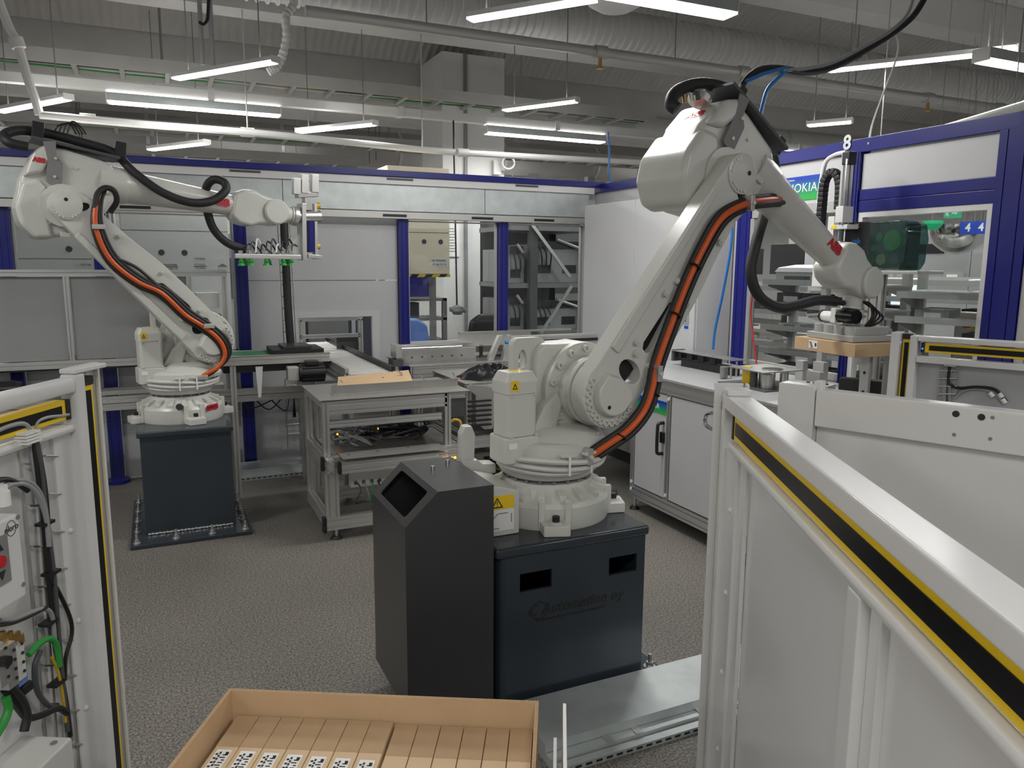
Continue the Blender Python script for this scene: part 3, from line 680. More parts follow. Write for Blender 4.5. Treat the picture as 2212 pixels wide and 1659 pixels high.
    # --- forearm
    fa = MB().lathe([(.07, .18), (.106, .18), (.106, .31), (.102, .325), (.096, .34), (.094, .40), (.090, .42), (.066, .96), (.062, 1.02), (.03, 1.02)], J3+up*.175, fd, n=40).build('forearm', W_, t, ang=30)
    wpoly = [(.93, .10), (.94, .25), (1.0, .285), (1.08, .29), (1.13, .268), (1.22, .26), (1.275, .235), (1.30, .175), (1.275, .11), (1.22, .085), (1.12, .08), (1.06, .055), (.98, .062)]
    wr_ = MB().prism(wpoly, J3-n*.078, fd, up, n*.156).build('wrist', W_, t, bevel=.024, seg=3)
    for s_ in (-1, 1):
        MB().lathe([(.05, .06), (.078, .06), (.082, .07), (.082, .095), (.072, .104), (.001, .106)], WC, n*s_, n=32).build('wrist_cap', W_, wr_, ang=25)
    flv = (-ZA*math.cos(fl_tilt)+d*math.sin(fl_tilt))
    tf = MB().lathe([(.03, .03), (.062, .05), (.055, .10), (.05, .125), (.058, .128), (.058, .142), (.03, .142)], WC, flv, n=28).build('tool_flange', W_, t, ang=30)
    G['fl'] = flv
    # --- lettering on the forearm
    up2 = (up-n*up.dot(n)).normalized()
    text('ABB', 'maker_lettering', 'red', fa, J3+up*.175+fd*.86+n*.0735, fd, up, .062, bold=.003)
    return G
def bundle(G, pts, offs, name='hose_bundle'):
    """parallel hoses; pts: pixel x, pixel y, lateral distance from the robot's mid plane"""
    for m_, r_, ox, oy, ol in offs:
        MB().tube([G['hp'](x+ox, y+oy, l+ol) for x, y, l in pts], r_, n=10, k=6).build(name, m_, G['root'])

RF = robot((1.39, 2.66, .655), 7.3, 37.4, 30.2, 'white jointed robot arm on the slate pedestal, holding a cardboard box', -.16, -110)
t = RF['root']; hp = RF['hp']
pts = [(1276, 985, .21), (1310, 962, .23), (1358, 928, .25), (1393, 884, .25), (1410, 835, .245), (1420, 785, .235), (1452, 695, .235), (1484, 612, .235), (1520, 535, .235), (1560, 470, .235), (1612, 440, .22), (1655, 432, .16), (1690, 430, .06)]
bundle(RF, pts, [('orange', .0135, 0, 0, 0), ('rubber', .012, 10, 7, -.012), ('rubber', .012, -8, -7, -.012), ('rubber', .010, 3, 12, -.02)])
for (x, y, l) in ((1617, 439, .225), (1418, 806, .24), (1268, 985, .215)):
    q = hp(x, y, l); c = MB().obox(q, RF['d']*.012, RF['n']*.026, ZA*.032).obox(q-RF['n']*.026, RF['d']*.03, RF['n']*.004, ZA*.016).build('hose_clamp', 'alu', t, bevel=.003)
    inst(BOLT_S, 'bolt', c, axisM(q+RF['n']*.026, RF['n']))
for k, (x, y) in enumerate(((1458, 680), (1500, 575), (1412, 850), (1340, 942))):
    q = hp(x, y, .235); MB().lathe([(.026, -.003), (.029, 0), (.026, .003)], q, (hp(x+12, y-25, .235)-q), n=14).build('cable_tie', 'black', t)
# thick black tool hose, looped over the housing and hanging behind the forearm
MB().tube([hp(1462, 236, .06), hp(1450, 224, .04), hp(1458, 202, .02), hp(1485, 187, -.01), hp(1520, 182, -.02), hp(1560, 190, -.02), hp(1592, 212, 0), hp(1625, 255, 0), hp(1652, 300, -.02), hp(1672, 350, -.10), hp(1668, 400, -.15), hp(1652, 460, -.16), hp(1632, 530, -.15), hp(1622, 590, -.14), hp(1640, 640, -.12), (hp(1680, 664, -.10)), hp(1720, 660, -.08), hp(1765, 649, -.05), hp(1806, 651, -.02)], .027, n=14).build('tool_hose', 'rubber', t)
for x, y in ((1586, 208), (1670, 316)):
    q = hp(x, y, 0); MB().obox(q, RF['fd']*.022, RF['n']*.045, RF['up']*.04).build('hose_holder', 'black', t, bevel=.006)
MB().lathe([(.02, 0), (.05, 0), (.05, .03), (.03, .05)], hp(1508, 222, .0), RF['up'], n=16).build('cable_gland', 'alu', t)
for k in range(4): MB().cyl(hp(1480+14*k, 222-3*k, .03), hp(1478+14*k, 205-4*k, .03), .010, n=8).build('connector', ('brass', 'alu', 'dark_grey', 'alu')[k], t)
text('ABB', 'maker_lettering', 'red', t, RF['J3']-RF['fd']*.1845+RF['up']*.196-RF['n']*.02, RF['n'], RF['fd']*.258+RF['up']*.966, .055, bold=.002)
# supply cables to the ceiling
uc = thing('supply_cable', hp(1780, 160, 0), 'black and grey supply cables swooping from the ceiling to the nearer robot', 'cable')
MB().tube([hp(1592, 205, 0), hp(1612, 172, 0), hp(1640, 152, 0), hp(1680, 148, .0), hp(1740, 156, 0), hp(1790, 148, 0), hp(1850, 120, 0), hp(1920, 78, 0), hp(1970, 38, 0), hp(2000, -10, 0), hp(2020, -60, 0)], .016, n=10).build('black_cable', 'black', uc)
MB().tube([hp(1690, 152, .02), hp(1740, 148, .02), hp(1800, 134, .02), hp(1870, 98, .02), hp(1930, 62, .02), hp(1965, 20, .02), hp(1980, -60, .02)], .009, n=8).build('grey_cable', 'cable_grey', uc)
MB().tube([hp(1612, 176, .02), hp(1655, 158, .02), hp(1700, 148, .02), hp(1690, 160, .02), hp(1660, 190, .02), hp(1648, 225, .02), hp(1640, 262, .02)], .009, n=8).build('blue_hose', 'bluehose', uc)
MB().tube([hp(1700, 150, .02), hp(1740, 158, .03), hp(1800, 150, .04), hp(1860, 122, .03)], .005, n=6).build('thin_cable', 'dark_grey', uc)
# vacuum gripper of the nearer robot
gp = empty('gripper', RF['W']); gp.parent = t; gp.location = RF['W']-RF['B']; WL[gp] = RF['W']
fl = RF['fl']; F0 = RF['W']+fl*.142
gx_ = Vector((-.11, -1, 0)).normalized(); gy_ = Vector((.994, -.109, 0))
MB().lathe([(.03, 0), (.078, 0), (.078, .014), (.05, .016), (.05, .03), (.07, .03), (.07, .04), (.042, .042), (.042, .12), (.05, .122), (.05, .14)], F0, -ZA, n=28).build('tool_adapter', 'robot_white', gp, ang=30)
GC = Vector((F0.x+.0, F0.y, 0)); zp = 1.262
MB().obox(GC+ZA*(zp+.018), gx_*.17, gy_*.14, ZA*.016).build('suction_plate', 'alu_dull', gp, bevel=.004)
MB().obox(GC+ZA*(zp+.055), gx_*.15, gy_*.11, ZA*.022).build('manifold_block', 'alu_dull', gp, bevel=.006)
for k in range(4): MB().cyl(GC+gx_*(-.11+.075*k)-gy_*.105+ZA*(zp+.03), GC+gx_*(-.11+.075*k)-gy_*.105+ZA*(zp+.078), .028, n=16).build('vacuum_cup', 'alu_dull', gp)
mt = MB().cyl(GC-gx_*.02-gy_*.06+ZA*(zp+.125), GC+gx_*.10-gy_*.06+ZA*(zp+.125), .036, n=18).build('rotary_motor', 'black_gloss', gp)
MB().obox(GC-gx_*.03-gy_*.06+ZA*(zp+.125), gx_*.018, gy_*.036, ZA*.038).build('motor_flange', 'robot_white', mt, bevel=.004)
MB().cyl(GC-gx_*.15-gy_*.05+ZA*(zp+.115), GC-gx_*.07-gy_*.05+ZA*(zp+.115), .028, n=14).build('pneumatic_unit', 'paint_white', gp)
MB().cyl(GC-gx_*.16-gy_*.05+ZA*(zp+.115), GC-gx_*.15-gy_*.05+ZA*(zp+.115), .033, n=14).build('end_ring', 'black', gp)
for k in range(5): MB().tube([GC+gx_*.05+gy_*.02+ZA*(zp+.2), GC+gx_*(.10+.012*k)+gy_*(.02+.01*k)+ZA*(zp+.19-.015*k), GC+gx_*(.14+.006*k)+gy_*.0+ZA*(zp+.13-.01*k), GC+gx_*.12-gy_*.02+ZA*(zp+.08)], .006, n=6).build('air_line', 'black', gp)
MB().tube([hp(1806, 651, -.02), hp(1840, 662, -.02), hp(1852, 690, .0), hp(1850, 712, .02)], .015, n=10).build('air_hose', 'rubber', gp)
hb = thing('product_box', GC+ZA*1.20, 'flat brown cardboard box with a white label, held by the nearer robot', 'box')
MB().obox(GC+gy_*.03+ZA*(zp-.033), gx_*.225, gy_*.20, ZA*.033).build('carton', 'card', hb, bevel=.002)
MB().obox(GC-gy_*.171-gx_*.075+ZA*(zp-.030), gx_*.033, gy_*.0008, ZA*.02).build('label', 'paper', hb)
for k in range(4): MB().obox(GC-gy_*.1725+gx_*(-.095+.004*k)+ZA*(zp-.020-.008*k), gx_*.008, gy_*.0004, ZA*.0022).build('printed_line', 'ink', hb)
MB().obox(GC-gy_*.1725+gx_*(-.055)+ZA*(zp-.03), gx_*.006, gy_*.0004, ZA*.009).build('printed_block', 'ink', hb)

RL = robot((.105, 5.28, .655), 12.0, -42.8, 7.2, 'white jointed robot arm standing further back, reaching toward the galvanized wall', 1.45, -75)
t = RL['root']; hp = RL['hp']
pts = [(215, 418, .18), (207, 445, .215), (208, 495, .235), (238, 560, .235), (296, 608, .235), (350, 634, .235), (400, 680, .235), (440, 706, .235), (474, 735, .24), (486, 765, .24), (472, 792, .23), (438, 812, .21)]
bundle(RL, pts, [('orange', .0135, 0, 0, 0), ('rubber', .012, 7, -4, -.012), ('rubber', .012, -5, 6, -.012), ('rubber', .010, 12, -8, -.014)])
MB().tube([hp(245, 556, .225), hp(290, 575, .222), hp(322, 600, .222), hp(352, 628, .225)], .009, n=8).build('hose_bundle', 'rubber', t)
for (x, y, l) in ((212, 490, .235), (450, 704, .235), (436, 815, .21)):
    q = hp(x, y, l); c = MB().obox(q, RL['d']*.032, RL['n']*.024, ZA*.014).build('hose_clamp', 'alu', t, bevel=.003)
MB().tube([hp(238, 458, .14), hp(252, 435, .17), hp(246, 412, .19), hp(226, 406, .2), hp(210, 420, .21), hp(205, 450, .215)], .016, n=10).build('hose_loop', 'rubber', t)
MB().tube([hp(60, 318, .10), hp(20, 308, .10), hp(10, 292, .06), hp(40, 282, .03), hp(100, 288, 0), hp(170, 306, 0), hp(245, 330, .02), hp(290, 372, .08), hp(350, 415, .13), hp(410, 437, .15), hp(458, 434, .15), hp(487, 412, .14), hp(484, 394, .12), hp(462, 388, .08), hp(446, 405, .03), hp(446, 445, -.02), hp(460, 492, -.04), hp(490, 524, -.04), hp(530, 540, -.03)], .026, n=14).build('tool_hose', 'rubber', t)
for x, y in ((80, 283), (258, 325)):
    q = hp(x, y, 0.02); MB().obox(q, RL['fd']*.03, RL['n']*.05, RL['up']*.045).build('hose_holder', 'black', t, bevel=.006)
for k in range(4): MB().tube([hp(118+9*k, 288, .02), hp(125+10*k, 272-3*k, .03), hp(150+8*k, 268+2*k, .03), hp(165+7*k, 290, .02)], .005, n=6).build('thin_cable', 'black', t)
text('ABB', 'maker_lettering', 'red', t, RL['J3']-RL['fd']*.128+RL['up']*.225+RL['n']*.112, RL['fd'], RL['up'], .034, bold=.002)
q = RL['B']+Vector((.165, -.178, .087)); e = Vector((.68, -.73, 0)).normalized(); f_ = Vector((.73, .68, 0))
rn = MB().obox(q+e*.012, e*.001, f_*.048, ZA*.017).build('name_label', 'red', t)
text('ROBOTTI 1', 'lettering', 'ink', rn, q+e*.0136, f_, ZA, .018)
MB().cyl(RL['B']+Vector((-.02, -.235, .11)), RL['B']+Vector((-.02, -.262, .115)), .02, n=12).build('plug', 'black', t)
# gripper of the left robot: bracket frame, suction bar, cylinders
gp = empty('gripper', RL['W']); gp.parent = t; gp.location = RL['W']-RL['B']; WL[gp] = RL['W']
d, n = RL['d'], RL['n']
def gq(x, y, l=0.0): return hp(x, y, l)
MB().cyl(RL['W']+RL['fl']*.142, RL['W']+RL['fl']*.17, .065, n=24).build('tool_adapter', 'alu', gp)
MB().cyl(gq(640, 468), gq(690, 468), .042, n=20).build('tool_shaft', 'steel', gp)
MB().beam(gq(651, 440), gq(653, 562), .10, .03, up=d).build('hanging_plate', 'alu', gp, bevel=.003)
MB().prism([(0, 0), (.16, 0), (.16, .02), (.02, .17), (0, .17)], gq(653, 560), -d, ZA, n*.012).build('gusset', 'alu', gp)
for l in (-.10, .10): MB().beam(gq(507, 553, l), gq(650, 556, l), .025, .03).build('suction_bar', 'alu', gp, bevel=.003)
for x in (512, 560, 605, 645): MB().beam(gq(x, 553, -.1), gq(x, 553, .1), .022, .022).build('cross_bar', 'alu', gp, bevel=.002)
for x, l in ((520, .1), (541, .1), (575, .1), (612, .1), (628, .1), (530, -.1), (580, -.1), (620, -.1)):
    p = gq(x, 553, l); MB().lathe([(.012, 0), (.012, -.03), (.02, -.035), (.014, -.045), (.022, -.055), (.024, -.062), (.001, -.062)], p, ZA, n=12).build('suction_cup', 'green', gp)
    MB().cyl(p+ZA*.012, p+ZA*.035, .014, n=8).build('vacuum_valve', 'steel', gp)
for k in range(10):
    x0 = 530+11*k
    MB().tube([gq(x0, 546, .06), gq(x0+4, 528-(k % 3)*6, .03), gq(x0+16, 532+(k % 4)*3, 0), gq(x0+24, 547, -.05)], .0055, n=6).build('air_line', ('black', 'dark_grey', 'paper', 'black')[k % 4], gp)
for x, y0, y1 in ((640, 385, 420), (657, 377, 418), (679, 377, 416)):
    a_, b_ = gq(x, y0, .02), gq(x, y1, .02); MB().beam(a_, b_, .045, .05, up=d).build('air_cylinder', 'alu', gp, bevel=.003)
MB().beam(gq(640, 422), gq(684, 420), .07, .035).build('cylinder_plate', 'steel', gp, bevel=.003)
MB().beam(gq(662, 424), gq(664, 455), .06, .05, up=d).build('clamp_block', 'steel', gp, bevel=.004)
MB().beam(gq(679, 440), gq(681, 560), .05, .02, up=d).build('finger_rail', 'alu', gp, bevel=.002)
MB().beam(gq(669, 470), gq(671, 545), .06, .035, up=d).build('finger_slide', 'blue', gp, bevel=.002)
MB().beam(gq(662, 553), gq(692, 556), .07, .025).build('finger_foot', 'alu', gp, bevel=.002)
for y in (445, 532): MB().cyl(gq(682, y), gq(690, y), .022, n=12).build('knob', 'gold', gp)

# ================================================================ PEDESTALS
def bolts_on(parent, pts, r=.016, m='steel'):
    me = proto(MB().cyl((0, 0, 0), (0, 0, .004), r*1.6, n=12).cyl((0, 0, .004), (0, 0, .022), r, n=6).cyl((0, 0, .022), (0, 0, .055), r*.5, n=8), 'anchor_bolt', m, smooth=False)
    for p in pts: inst(me, 'anchor_bolt', parent, Matrix.Translation(p))
pd = thing('robot_pedestal', (1.35, 2.68, 0), 'dark slate steel pedestal with two slots and cut lettering, under the nearer robot', 'pedestal')
bp = MB().box(1.03, 1.78, 2.335, 3.08, 0, .022).build('base_plate', 'slate', pd, bevel=.004)
bolts_on(bp, [(1.74, 2.40+.2*k, .022) for k in range(4)])
x0, x1, y0, y1 = 1.042, 1.662, 2.35, 3.0
def slot_rect(c0, c1, z0, z1): return [(c0, z0), (c1, z0), (c1, z1), (c0, z1)]
MB().prism([(x0+.03, .022), (x1, .022), (x1, .615), (x0+.03, .615)], (0, y0, 0), XA, ZA, YA*.012, holes=[slot_rect(1.125, 1.255, .475, .545), slot_rect(1.50, 1.625, .475, .545)]).build('front_panel', 'slate', pd, smooth=False)
MB().box(x1-.012, x1, y0+.012, y1, .022, .615).build('side_panel', 'slate', pd, smooth=False)
MB().box(x0, x0+.012, y0+.03, y1, .022, .615).build('side_panel', 'slate', pd, smooth=False)
MB().box(x0, x1, y1-.012, y1, .022, .615).build('back_panel', 'slate', pd, smooth=False)
MB().prism(arc(.03, .03, .03, 180, 270, 6)+[(.03, .012)]+arc(.03, .03, .018, 270, 180, 6), (x0, y0, .022), XA, YA, ZA*.593).build('rounded_corner', 'slate', pd)
MB().box(x0-.016, x1+.012, y0-.012, y1+.012, .615, .655).build('top_plate', 'slate', pd, bevel=.012, seg=3)
wd = MB().tube([(x0+.02+i*.0205, y0-.003, .026+.003*(i % 2)) for i in range(31)], lambda q: .006+.002*math.sin(q*150), n=6, k=3).build('weld_bead', 'steel', pd)
text('C Automation oy', 'cut_lettering', 'black', pd, (1.36, y0-.0006, .392), XA, ZA, .058, depth=.0004, shear=.25, bold=.001)
MB().prism(ellipse(1.205, .392, .036, .036, 24), (0, y0-.0006, 0), XA, ZA, YA*.0004, holes=[ellipse(1.205, .392, .030, .030, 24)]).build('cut_ring', 'black', pd)
MB().box(1.19, 1.49, y0-.0012, y0-.0002, .350, .357).build('cut_line', 'black', pd)
# cable cover box beside the pedestal
cb = thing('cable_cover', (.86, 2.55, 0), 'tall dark grey box with a slanted opening beside the nearer robot', 'box')
X0, X1, Y0, Y1, ZT = .697, 1.015, 2.335, 2.76, .895
sidep = [(X0+.0, .11), (X0+.10, .0), (X1, 0), (X1, ZT), (X0+.115, ZT), (X0, .785)]
MB().prism(sidep, (0, Y0, 0), XA, ZA, YA*.004).build('front_panel', 'darkbox', cb, smooth=False)
MB().prism(sidep, (0, Y1-.004, 0), XA, ZA, YA*.004).build('back_panel', 'darkbox', cb, smooth=False)
MB().box(X0, X0+.004, Y0+.004, Y1-.004, .11, .785).build('side_panel', 'darkbox', cb, smooth=False)
MB().box(X0+.115, X1, Y0+.004, Y1-.004, ZT-.004, ZT).build('top_panel', 'darkbox', cb, smooth=False)
MB().box(X1-.004, X1, Y0+.004, Y1-.004, 0, ZT-.004).build('side_panel', 'darkbox', cb, smooth=False)
o = Vector((X0, 0, .785)); s1 = Vector((.115, 0, .11)); sl_ = s1.length; s1.normalize(); nn = Vector((s1.z, 0, -s1.x))
hole = [(p[0], p[1]) for p in [(sl_/2+a_, (Y0+Y1)/2+b_) for a_, b_ in rect(sl_/2-.022, .155, r=.015)]]
MB().prism([(0, Y0+.004), (sl_, Y0+.004), (sl_, Y1-.004), (0, Y1-.004)], o, s1, YA, nn*.004, holes=[hole]).build('slanted_panel', 'darkbox', cb, smooth=False)
q0 = o+s1*.01
MB().prism([(0, 0), (.10, .02), (.11, -.09)], Vector((X0+.10, Y0, 0)), XA, YA, ZA*.004).build('bottom_flap', 'darkbox', cb, smooth=False)
for k in range(3): MB().tube([Vector((X0+.10, 2.48+.02*k, .55)), Vector((X0+.095, 2.46+.02*k, .70)), Vector((X0+.13, 2.44+.025*k, .80)), Vector((X0+.22, 2.5+.02*k, .82))], .011, n=8).build('inner_cable', ('cable_light', 'dark_grey', 'cable_light')[k], cb)
for x, y in ((.885, 2.60), (.965, 2.66)): MB().cyl((x, y, ZT), (x, y, ZT+.016), .008, n=10).build('screw', 'chrome', cb)
# connector block and cable post of the nearer robot (parts of the robot foot)
t = RF['root']; B = RF['B']
cbk = MB().prism([(-.40, 0), (-.215, 0), (-.215, .165), (-.30, .19), (-.40, .19)], B+Vector((0, -.20, 0)), XA, ZA, YA*.33).build('connector_block', 'robot_white', t, bevel=.008)
MB().box(B.x-.415, B.x-.40, B.y-.205, B.y+.14, B.z+.002, B.z+.20).build('connector_plate', 'darkbox', cbk)
dl = MB().box(B.x-.375, B.x-.24, B.y-.2022, B.y-.2005, B.z+.105, B.z+.155).build('warning_label', 'yellow', cbk)
MB().prism([(-.024, 0), (.024, 0), (0, .04)], (B.x-.3075, B.y-.2026, B.z+.11), XA, ZA, YA*.0004, holes=[[(-.0165, .0045), (.0165, .0045), (0, .032)]]).build('warning_triangle', 'ink', dl)
text('!', 'lettering', 'ink', dl, (B.x-.3075, B.y-.2028, B.z+.124), XA, ZA, .028, depth=.0003)
dw = MB().box(B.x-.375, B.x-.24, B.y-.2022, B.y-.2005, B.z+.022, B.z+.104).build('instruction_label', 'paper', cbk)
for a_, b_ in (((-.352, .040), (-.325, .040)), ((-.34, .04), (-.33, .065)), ((-.33, .065), (-.305, .088)), ((-.305, .088), (-.265, .088)), ((-.25, .085), (-.25, .05)), ((-.36, .032), (-.30, .032))):
    MB().beam((B.x+a_[0], B.y-.2026, B.z+a_[1]), (B.x+b_[0], B.y-.2026, B.z+b_[1]), .0004, .0035, up=Vector((b_[1]-a_[1], 0, -(b_[0]-a_[0])))).build('printed_line', 'mid_grey', dw)
po = MB().prism([(-.03, 0), (.025, 0), (.03, .12), (.015, .16), (-.015, .16), (-.03, .13)], Vector((1.075, 2.72, .86)), XA, ZA, YA*.05).build('cable_post', 'robot_white', t, bevel=.008)
MB().prism([(1.045, .80), (1.10, .80), (1.15, .82), (1.19, .82), (1.19, .86), (1.13, .865), (1.11, .885), (1.045, .885)], (0, 2.71, 0), XA, ZA, YA*.07).build('post_arm', 'robot_white', po, bevel=.008)

pl = thing('robot_pedestal', (.11, 5.2, 0), 'plain dark slate pedestal bolted to the floor, under the further robot', 'pedestal')
bp = MB().box(-.225, .445, 4.725, 5.68, 0, .025).build('base_plate', 'slate', pl, bevel=.004)
bolts_on(bp, [(-.19, 4.77+.21*k, .025) for k in range(5)]+[(.41, 4.77+.21*k, .025) for k in range(5)]+[(.02, 4.77, .025), (.22, 4.77, .025)], r=.014)
MB().box(-.142, .366, 4.89, 5.54, .025, .62).build('body', 'slate', pl, bevel=.004)
MB().box(-.158, .378, 4.875, 5.555, .62, .655).build('top_plate', 'slate', pl, bevel=.008)
MB().tube([(-.13+i*.02, 4.886, .03+.002*(i % 2)) for i in range(25)], lambda q: .006+.002*math.sin(q*150), n=6, k=3).build('weld_bead', 'steel', pl)

# ================================================================ GATES WITH LIGHT CURTAINS
class Fr:                                   # local frame: s along, w outward to the viewer, z up
    def __init__(s, o, D, N): s.o = Vector(o); s.D = D.normalized(); s.N = N.normalized()
    def p(s, a, w, z): return Vector((s.o.x, s.o.y, 0))+s.D*a+s.N*w+ZA*z
    def box(s, mb, a0, a1, w0, w1, z0, z1): return mb.obox(s.p((a0+a1)/2, (w0+w1)/2, (z0+z1)/2), s.D*((a1-a0)/2), s.N*((w1-w0)/2), ZA*((z1-z0)/2))
    def px(s, x, y, w=0): return Np(x, y, s.p(0, w, 0), s.N)
    def bp(s, name, m, parent, *q, bevel=0): return s.box(MB(), *q).build(name, m, parent, bevel=bevel)
def curtain_h(F, t, a0, a1, z0, z1, w0, w1):
    c = F.bp('light_curtain', 'yellow', t, a0, a1, w0, w1, z0, z1, bevel=.003)
    h = (z1-z0)
    F.bp('curtain_window', 'black_gloss', c, a0+.02, a1-.02, w1-.001, w1+.002, z0+h*.24, z1-h*.24)
    for a in (a0-.006, a1+.006): F.bp('curtain_end', 'black', c, a-.008, a+.008, w0, w1+.003, z0, z1)
def curtain_v(F, t, a0, a1, z0, z1, w0, w1):
    c = F.bp('light_curtain', 'yellow', t, a0, a1, w0, w1, z0, z1, bevel=.003)
    h = a1-a0
    F.bp('curtain_window', 'black_gloss', c, a0+h*.24, a1-h*.24, w1-.001, w1+.002, z0+.02, z1-.015)
    F.bp('curtain_end', 'black', c, a0, a1, w0, w1+.003, z1, z1+.025)
# --- right-hand gate of the carton lane (seen from the lane)
F1 = Fr(LG*.52, LE, -LG); ZT1 = 1.275
g1 = thing('safety_gate', F1.p(1.3, 0, 0), 'white gate with yellow light curtain under its sloping top beam, bordering the carton lane', 'gate')
F1.bp('top_beam', 'paint_white', g1, .30, 2.235, -.035, .035, 1.232, ZT1, bevel=.006)
F1.bp('lower_tube', 'paint_white', g1, .30, 2.20, .0, .030, 1.118, 1.142, bevel=.008)
curtain_h(F1, g1, .34, 2.19, 1.150, 1.222, -.012, .014)
F1.bp('end_post', 'paint_white', g1, 2.235, 2.27, -.035, .035, 0, ZT1, bevel=.004)
F1.bp('post_flange', 'paint_white', g1, 2.285, 2.293, -.03, .055, 0, 1.30, bevel=.002)
F1.bp('post_flange', 'paint_white', g1, 2.262, 2.293, -.042, -.034, 0, 1.30, bevel=.002)
F1.bp('post_cap', 'paint_white', g1, 2.20, 2.262, -.034, .034, ZT1, 1.292, bevel=.003)
curtain_v(F1, g1, 2.271, 2.284, 0.02, 1.22, -.02, .03)
F1.bp('stile', 'paint_white', g1, 2.10, 2.235, .0, .022, .02, 1.118, bevel=.003)
F1.bp('stile', 'paint_white', g1, 2.035, 2.10, .0, .012, .02, 1.118, bevel=.003)
am = (F1.px(1858, 1400)-F1.p(0, 0, 0)).dot(LE)
F1.bp('mullion', 'paint_white', g1, am-.055, am, -.01, .030, .02, 1.118, bevel=.004)
F1.bp('mullion', 'paint_white', g1, am-.10, am-.055, -.01, .012, .02, 1.118, bevel=.004)
F1.bp('sheet_panel', 'paint_white', g1, am, 2.04, -.006, -.002, .02, 1.12)
F1.bp('sheet_panel', 'paint_white', g1, .30, am-.10, -.006, -.002, .02, 1.12)
F1.bp('bottom_rail', 'paint_white', g1, .30, 2.2, -.01, .02, .02, .10, bevel=.004)
RIV = proto(MB().lathe([(.008, 0), (.008, .003), (.004, .006), (.001, .0065)], (0, 0, 0), ZA, n=10), 'rivet', 'paint_white')
for z in (.95, .70, .45, .2): inst(RIV, 'rivet', g1, axisM(F1.p(2.15, .022, z), F1.N))
MB().tube([F1.px(1545, 900, .0)+LE*.06+LG*(-.0), F1.px(1535, 905)+LE*.07, F1.px(1532, 925)+LE*.07, F1.px(1545, 935)+LE*.06], .007, n=8).build('latch_hook', 'chrome', g1)
# --- left-hand gate of the carton lane, cables on its inner face
F2 = Fr(LG*-1.333, LE, LG)
def a2(x, y, w=0): q = F2.px(x, y, w); return (q-F2.p(0, 0, 0)).dot(LE)
g2 = thing('safety_gate', F2.p(1.871, 0, 0), 'white gate carrying cables, a wire ladder and a control box on its face', 'gate')
F2.bp('top_tube', 'paint_white', g2, 1.1, 2.014, -.05, .0, 1.287, 1.330, bevel=.012)
F2.bp('lower_tube', 'paint_white', g2, 1.1, 2.014, -.045, -.01, 1.177, 1.202, bevel=.010)
curtain_h(F2, g2, 1.1, 1.988, 1.215, 1.271, -.05, -.02)
F2.bp('end_post', 'paint_white', g2, 2.009, 2.056, -.05, .0, 0, 1.339, bevel=.010)
F2.bp('back_plate', 'paint_white', g2, 2.056, 2.166, -.052, -.045, 0, 1.352)
curtain_v(F2, g2, 2.061, 2.115, .02, 1.296, -.045, -.02)
F2.bp('gasket_strip', 'concrete', g2, 2.118, 2.158, -.045, -.038, 0, 1.300)
F2.bp('post_flange', 'paint_white', g2, 2.160, 2.171, -.05, -.030, 0, 1.352, bevel=.003)
F2.bp('post_cap', 'paint_white', g2, 2.014, 2.159, -.05, .0, 1.339, 1.352, bevel=.003)
F2.bp('sheet_panel', 'paint_white', g2, 1.1, 1.937, -.048, -.043, .02, 1.180)
F2.bp('stile', 'paint_white', g2, 1.937, 2.014, -.048, -.03, .02, 1.180, bevel=.003)
F2.bp('bottom_rail', 'paint_white', g2, 1.1, 2.014, -.05, -.02, .0, .06)
for z in (.9, .63, .36, .1): inst(RIV, 'rivet', g2, axisM(F2.p(1.975, -.03, z), F2.N))
F2.bp('end_post', 'paint_white', g2, 1.045, 1.098, -.05, .0, 0, 1.33, bevel=.010)
# wire cable ladders
def wire_ladder(F, xs0, xs1, y0, y1, rungs, w, label):
    p00, p10 = F.px(xs0[0], y0, w), F.px(xs0[1], y0, w); p01, p11 = F.px(xs1[0], y1, w), F.px(xs1[1], y1, w)
    t = thing('wire_ladder', Vector((p01.x, p01.y, p01.z)), label, 'cable ladder', 'wire cable ladders')
    MB().cyl(p00, p01, .0035, n=6).build('side_wire', 'steel', t); MB().cyl(p10, p11, .0035, n=6).build('side_wire', 'steel', t)
    for k in range(rungs):
        f_ = (k+.3)/rungs; a, b = p00.lerp(p01, f_), p10.lerp(p11, f_); m_ = F.N*.012
        MB().tube([a, a+m_, b+m_, b], .003, n=6, smooth=False).build('rung', 'steel', t)
    return t
wire_ladder(F2, (43, 76), (105, 128), 975, 1659, 8, -.036, 'galvanized wire ladder under the cables on the gate with the control box')
wire_ladder(F2, (88, 114), (150, 172), 960, 1659, 9, -.038, 'bare galvanized wire ladder nearest the post of the gate with the control box')
# cable tree on the gate
def cable(F, pts, r, m, name, label, w=-.02, group=None, n=8):
    o = MB().tube([F.px(x, y, w+(e[0] if e else 0)) for x, y, *e in pts], r, n=n, k=5).build(name, m)
    return tag(o, label, 'cable', group)
GB = 'cables tied to the gate ladder'
grey = [[(66, 955), (74, 1010), (84, 1060), (100, 1110), (112, 1200), (120, 1300), (126, 1420), (150, 1560), (155, 1600)],
        [(72, 955), (82, 1030), (92, 1100), (98, 1180), (108, 1280), (118, 1390), (140, 1500), (152, 1590)],
        [(78, 955), (90, 1020), (96, 1080), (104, 1150), (116, 1240), (124, 1340), (134, 1460), (146, 1580)]]
cbn_ = thing('cable_bundle', F2.px(155, 1600, -.02), 'bundle of grey and black cables tied to the wire ladder on the gate', 'cable bundle')
for k, p in enumerate(grey): MB().tube([F2.px(x, y, -.018+.006*k) for x, y in p], .0065, n=8, k=5).build('cable', ('cable_grey', 'black', 'dark_grey')[k], cbn_)
